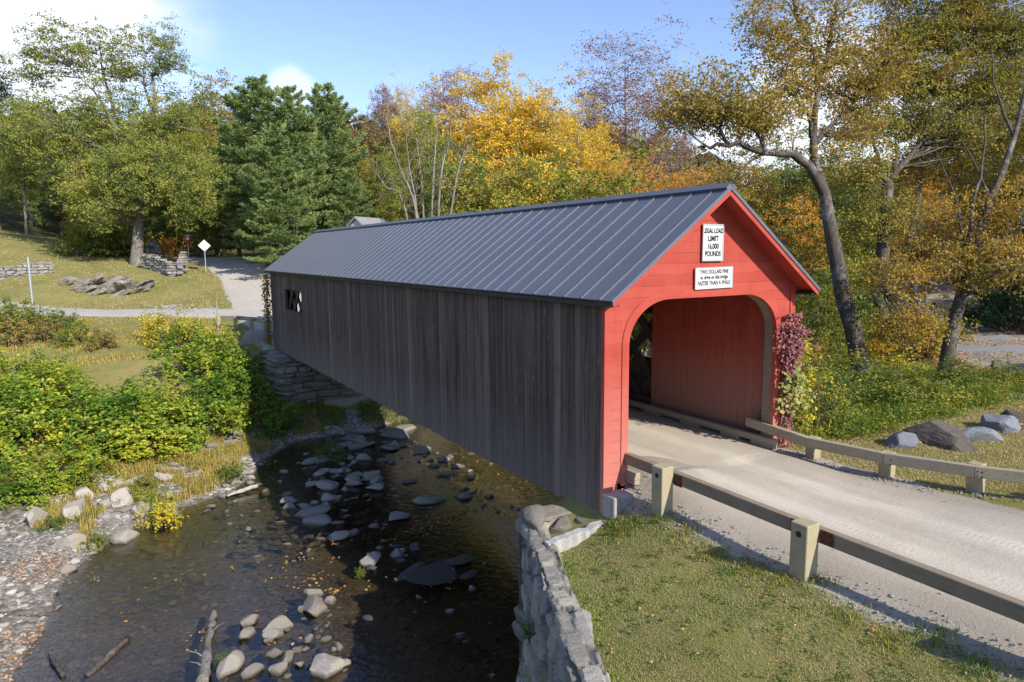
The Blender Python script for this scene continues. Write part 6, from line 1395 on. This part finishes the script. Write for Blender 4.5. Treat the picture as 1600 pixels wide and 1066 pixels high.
# moss edging of the wing wall
# right hand grass strip
x, y = pts_in(2.7, 16, -9, .6, 150000, lambda x, y: (x > 2.75+np.maximum(0, (-y-3)*.42)+.25*fbm(x*2, y*2, 71, 3)) & (x < 13+2*fbm(x*.5, y*.5, 73)) & (y < .3))
blades('verge_grass', xyz(x, y), .05, .006, L['grass'], 'mown grass behind the right guard rail', 'grass', gr_, .7)
# weeds and goldenrod behind the rail
x, y = pts_in(3.2, 17, -1.2, 5.2, 20000, lambda x, y: (y > -1.3+.10*(x-3)*0+.35*np.sin(x*1.3)-.05*(x-4)) & (y > -.2-.12*(x-5)+.5*fbm(x*.8, y*.8, 75)) & (fbm(x*.7, y*.7, 77, 3) > -.2))
blades('tall_weeds', xyz(x, y), .42, .011, L['weed'], 'tall weeds and goldenrod between rail and trees', 'weeds', gr_, .35)
x, y = pts_in(3.2, 17.5, -1.6, 5.4, 1500, lambda x, y: (y > -.75-.09*(x-4)+.5*fbm(x*.8, y*.8, 75)))
m = 26; cx = np.repeat(x, m)+gr_.normal(size=len(x)*m)*.17; cy = np.repeat(y, m)+gr_.normal(size=len(x)*m)*.17; hh = np.repeat(gr_.uniform(.15, .75, len(x)), m)*gr_.uniform(.2, 1, len(x)*m)
P = xyz(cx, cy); P[:, 2] += hh; V, Fq = leaf_quads(P, gr_.normal(size=P.shape)*.6+np.array([0, 0, 1]), .085, gr_, .55); tag(link('leafy_weeds', fast_mesh('leafy_weeds', V, Fq), L['weed']), 'tangle of leafy weeds under the right hand trees', 'weeds', kind='stuff')
# sedge fringe of the far shore
def fringe(x, y):
    d = sdist(np.stack([x, y], -1), FAR); return (d > .5) & (d < 4.2+4.5*(x < -11)) & (x > -17.5) & (x < -2) & (fbm(x*.9, y*.9, 81, 3)+.03 > 0) & ((x > -13.0) | (y > 17.2))
x, y = pts_in(-17.5, -2, 13, 29, 100000, fringe)
blades('shore_sedge', xyz(x, y), .34, .012, L['sedge'], 'yellowed sedge fringing the far shore', 'sedge', gr_, .75)
x, y = pts_in(-24, 2, 33, 48, 42000, lambda x, y: (fbm(x*.6, y*.6, 85, 3) > -.02) & (np.abs(sdist(np.stack([x, y], -1), np.array(LEFTR))) > 1.9) & ((x < -4.8) | (y < 31)))
blades('terrace_grass', xyz(x, y), .26, .016, L['sedge'], 'rough grass on the terrace below the lane', 'grass', gr_, .7)
x, y = pts_in(-3, 4.5, 25.5, 28.2, 5000, lambda x, y: fbm(x*.9, y*.9, 87, 3) > 0)
blades('bank_grass', xyz(x, y), .3, .014, L['weed'], 'grass at the foot of the far abutment', 'grass', gr_, .7)
x, y = pts_in(-34, 2, 44, 84, 60000, lambda x, y: (fbm(x*.5, y*.5, 88, 4) > -.08) & (np.abs(sdist(np.stack([x, y], -1), np.array(LEFTR, float))) > 1.8) & (np.abs(sdist(np.stack([x, y], -1), np.array(MAIN, float))) > 3.4))
blades('field_grass', xyz(x, y), .10, .02, L['grass'], 'rough grass of the far lawn and hillside', 'grass', gr_, .8)
# fallen leaves
def litter(name, x, y, size, mat, label, dz=.02, z=None):
    n = len(x); P = xyz(x, y, dz) if z is None else np.stack([x, y, np.full(n, z)], -1); N_ = gr_.normal(size=(n, 3))*.28+np.array([0, 0, 1]); V, Fq = leaf_quads(P, N_, size, gr_, .8)
    return tag(link(name, fast_mesh(name, V, Fq), mat), label, 'leaves', kind='stuff')
x, y = pts_in(-8, -2.3, -9, 0, 220, lambda x, y: lawn_ok(x, y)); litter('lawn_leaves', x, y, .055, L['litter'], 'scattered fallen leaves on the near lawn', .05)
x, y = pts_in(2.8, 9, -7, 0, 160, lambda x, y: x > 3.2); litter('verge_leaves', x, y, .08, L['litter'], 'fallen leaves on the right hand grass', .05)
x, y = pts_in(9, 34, -6, 16, 16000, lambda x, y: fbm(x*.4, y*.4, 91, 3)+.10*sstep(9, 16, x) > .02); litter('leaf_litter', x, y, .12, L['litter'], 'brown leaf litter under the right hand trees', .05)
x, y = pts_in(-2.2, 2.2, -7, .5, 70, lambda x, y: np.abs(x) > 1.3+0*x); litter('road_leaves', x, y, .05, L['litter'], 'few dry leaves on the dirt road', .075)
x, y = pts_in(-19, -13, 7.5, 19, 5200, lambda x, y: (sdist(np.stack([x, y], -1), FAR) > .1) & (fbm(x*.5, y*.5, 93, 3)+.05*np.sin(y*1.6) > .02)); litter('bar_leaves', x, y, .09, L['litterpale'], 'pale fallen leaves drifted on the gravel bar', .03)
# floating leaves gather in rafts on the water
Fx = []; Fy = []
for (px, py, n, s_) in [(490,905,40,.5),(470,875,24,.5),(530,850,20,.5),(520,925,46,.3),(690,815,160,.9),(730,800,90,.7),(640,830,36,.5),(600,845,24,.4),(320,985,30,.22),(318,1010,24,.2),(255,905,8,.7),(200,960,8,.9),(150,905,16,.5),(460,1000,12,.5),(520,870,30,1.4),(400,880,20,1.6),(300,900,14,1.4),(650,895,40,.7),(690,910,40,.6),(440,905,16,.5),(830,840,30,.8),(760,760,60,1.6),(680,740,40,1.6)]:
    p = on_z(px, py, WL); n = max(4, int(n*.6)); Fx.append(p[0]+gr_.standard_t(2.2, size=n)*s_*.55); Fy.append(p[1]+gr_.standard_t(2.2, size=n)*s_*.28)
litter('floating_leaves', np.concatenate(Fx), np.concatenate(Fy), .10, L['floatleaf'], 'yellow leaves floating in rafts on the stream', z=WL+.012)
# ------------------------------------------------------------------ sky, sun, camera
SUN_EL, SUN_AZ = math.radians(33), math.radians(13)       # azimuth measured from -y towards +x
sd = Vector((math.sin(SUN_AZ)*math.cos(SUN_EL), -math.cos(SUN_AZ)*math.cos(SUN_EL), math.sin(SUN_EL)))
sl = bpy.data.lights.new('sun', 'SUN'); sl.energy = 4.4; sl.angle = math.radians(.53); sl.color = (1, .94, .84)
so_ = bpy.data.objects.new('sun', sl); COL.objects.link(so_); so_.rotation_euler = sd.to_track_quat('Z', 'Y').to_euler(); so_.location = (0, -40, 60)
w = bpy.data.worlds.new('World'); scene.world = w; w.use_nodes = True; nt = w.node_tree; nt.nodes.clear()
out = nt.nodes.new('ShaderNodeOutputWorld'); bg = nt.nodes.new('ShaderNodeBackground'); sky = nt.nodes.new('ShaderNodeTexSky')
sky.sky_type = 'NISHITA'; sky.sun_disc = False; sky.sun_elevation = SUN_EL
sky.sun_rotation = math.atan2(sd.x, sd.y)
sky.air_density = 1.0; sky.dust_density = .3; sky.ozone_density = 2.2; sky.altitude = 200
tc = nt.nodes.new('ShaderNodeTexCoord'); sep = nt.nodes.new('ShaderNodeSeparateXYZ'); nt.links.new(tc.outputs['Generated'], sep.inputs[0])
def wm(op, a, b=0.0, clamp=False):
    m = nt.nodes.new('ShaderNodeMath'); m.operation = op; m.use_clamp = clamp
    for k, v in ((0, a), (1, b)):
        if isinstance(v, (int, float)): m.inputs[k].default_value = v
        else: nt.links.new(v, m.inputs[k])
    return m.outputs[0]
def wmap(val, a, b, c=0.0, d=1.0):
    m = nt.nodes.new('ShaderNodeMapRange'); m.interpolation_type = 'SMOOTHSTEP'
    for i, v in enumerate((a, b, c, d)): m.inputs[i+1].default_value = v
    nt.links.new(val, m.inputs[0]); return m.outputs[0]
mp = nt.nodes.new('ShaderNodeMapping'); mp.inputs['Scale'].default_value = (1, 1, 2.6); nt.links.new(tc.outputs['Generated'], mp.inputs[0])
nz = nt.nodes.new('ShaderNodeTexNoise'); nz.inputs['Scale'].default_value = 3.4; nz.inputs['Detail'].default_value = 7; nz.inputs['Roughness'].default_value = .58; nt.links.new(mp.outputs[0], nz.inputs['Vector'])
def blob(px, py, rad, hard):
    d = Vector(ray(px, py)).normalized(); v = nt.nodes.new('ShaderNodeVectorMath'); v.operation = 'DISTANCE'; v.inputs[1].default_value = d
    nv = nt.nodes.new('ShaderNodeVectorMath'); nv.operation = 'NORMALIZE'; nt.links.new(tc.outputs['Generated'], nv.inputs[0]); nt.links.new(nv.outputs[0], v.inputs[0])
    q = wm('ADD', v.outputs['Value'], wm('MULTIPLY', wm('SUBTRACT', nz.outputs['Fac'], .5), hard)); return wmap(q, rad*1.08, rad*.55)
cl = None
for wgt, args in zip((1, 1, .55, .9, .9, 1), ((30, 70, .17, .22), (130, 10, .08, .12), (455, 140, .036, .08), (1290, 235, .16, .3), (1150, 260, .10, .2), (-300, 200, .4, .4))):
    b_ = wm('MULTIPLY', blob(*args), wgt); cl = b_ if cl is None else wm('MAXIMUM', cl, b_)
band = wm('MULTIPLY', wmap(nz.outputs['Fac'], .56, .74), wmap(sep.outputs[2], .36, .12)); cl = wm('MAXIMUM', cl, wm('MULTIPLY', band, .18))
mx = nt.nodes.new('ShaderNodeMix'); mx.data_type = 'RGBA'; nt.links.new(wm('MULTIPLY', cl, .88), mx.inputs[0]); tn = nt.nodes.new('ShaderNodeMix'); tn.data_type = 'RGBA'; tn.blend_type = 'MULTIPLY'; tn.inputs[0].default_value = 1; nt.links.new(sky.outputs[0], tn.inputs[6]); tn.inputs[7].default_value = (1.03, .985, 1.10, 1); nt.links.new(tn.outputs[2], mx.inputs[6]); mx.inputs[7].default_value = (6.2, 6.4, 6.9, 1)
nt.links.new(mx.outputs[2], bg.inputs[0]); bg.inputs[1].default_value = .14; nt.links.new(bg.outputs[0], out.inputs[0])
cd = bpy.data.cameras.new('camera'); cam = bpy.data.objects.new('camera', cd); COL.objects.link(cam); cd.sensor_width = 36; cd.lens = 36*FPX/1600; cd.clip_start = .1; cd.clip_end = 5000
cam.matrix_world = Matrix(((CR[0], CU[0], -_F[0], CAM[0]), (CR[1], CU[1], -_F[1], CAM[1]), (CR[2], CU[2], -_F[2], CAM[2]), (0, 0, 0, 1)))
scene.camera = cam
scene.view_settings.view_transform = 'Standard'; scene.view_settings.look = 'None'; scene.view_settings.exposure = 0.62; scene.view_settings.gamma = 1
scene.render.engine = 'CYCLES'; scene.cycles.max_bounces = 7; scene.cycles.diffuse_bounces = 3; scene.cycles.glossy_bounces = 3; scene.cycles.transparent_max_bounces = 12; scene.cycles.caustics_reflective = False; scene.cycles.caustics_refractive = False
try: scene.cycles.use_denoising = True
except Exception: pass
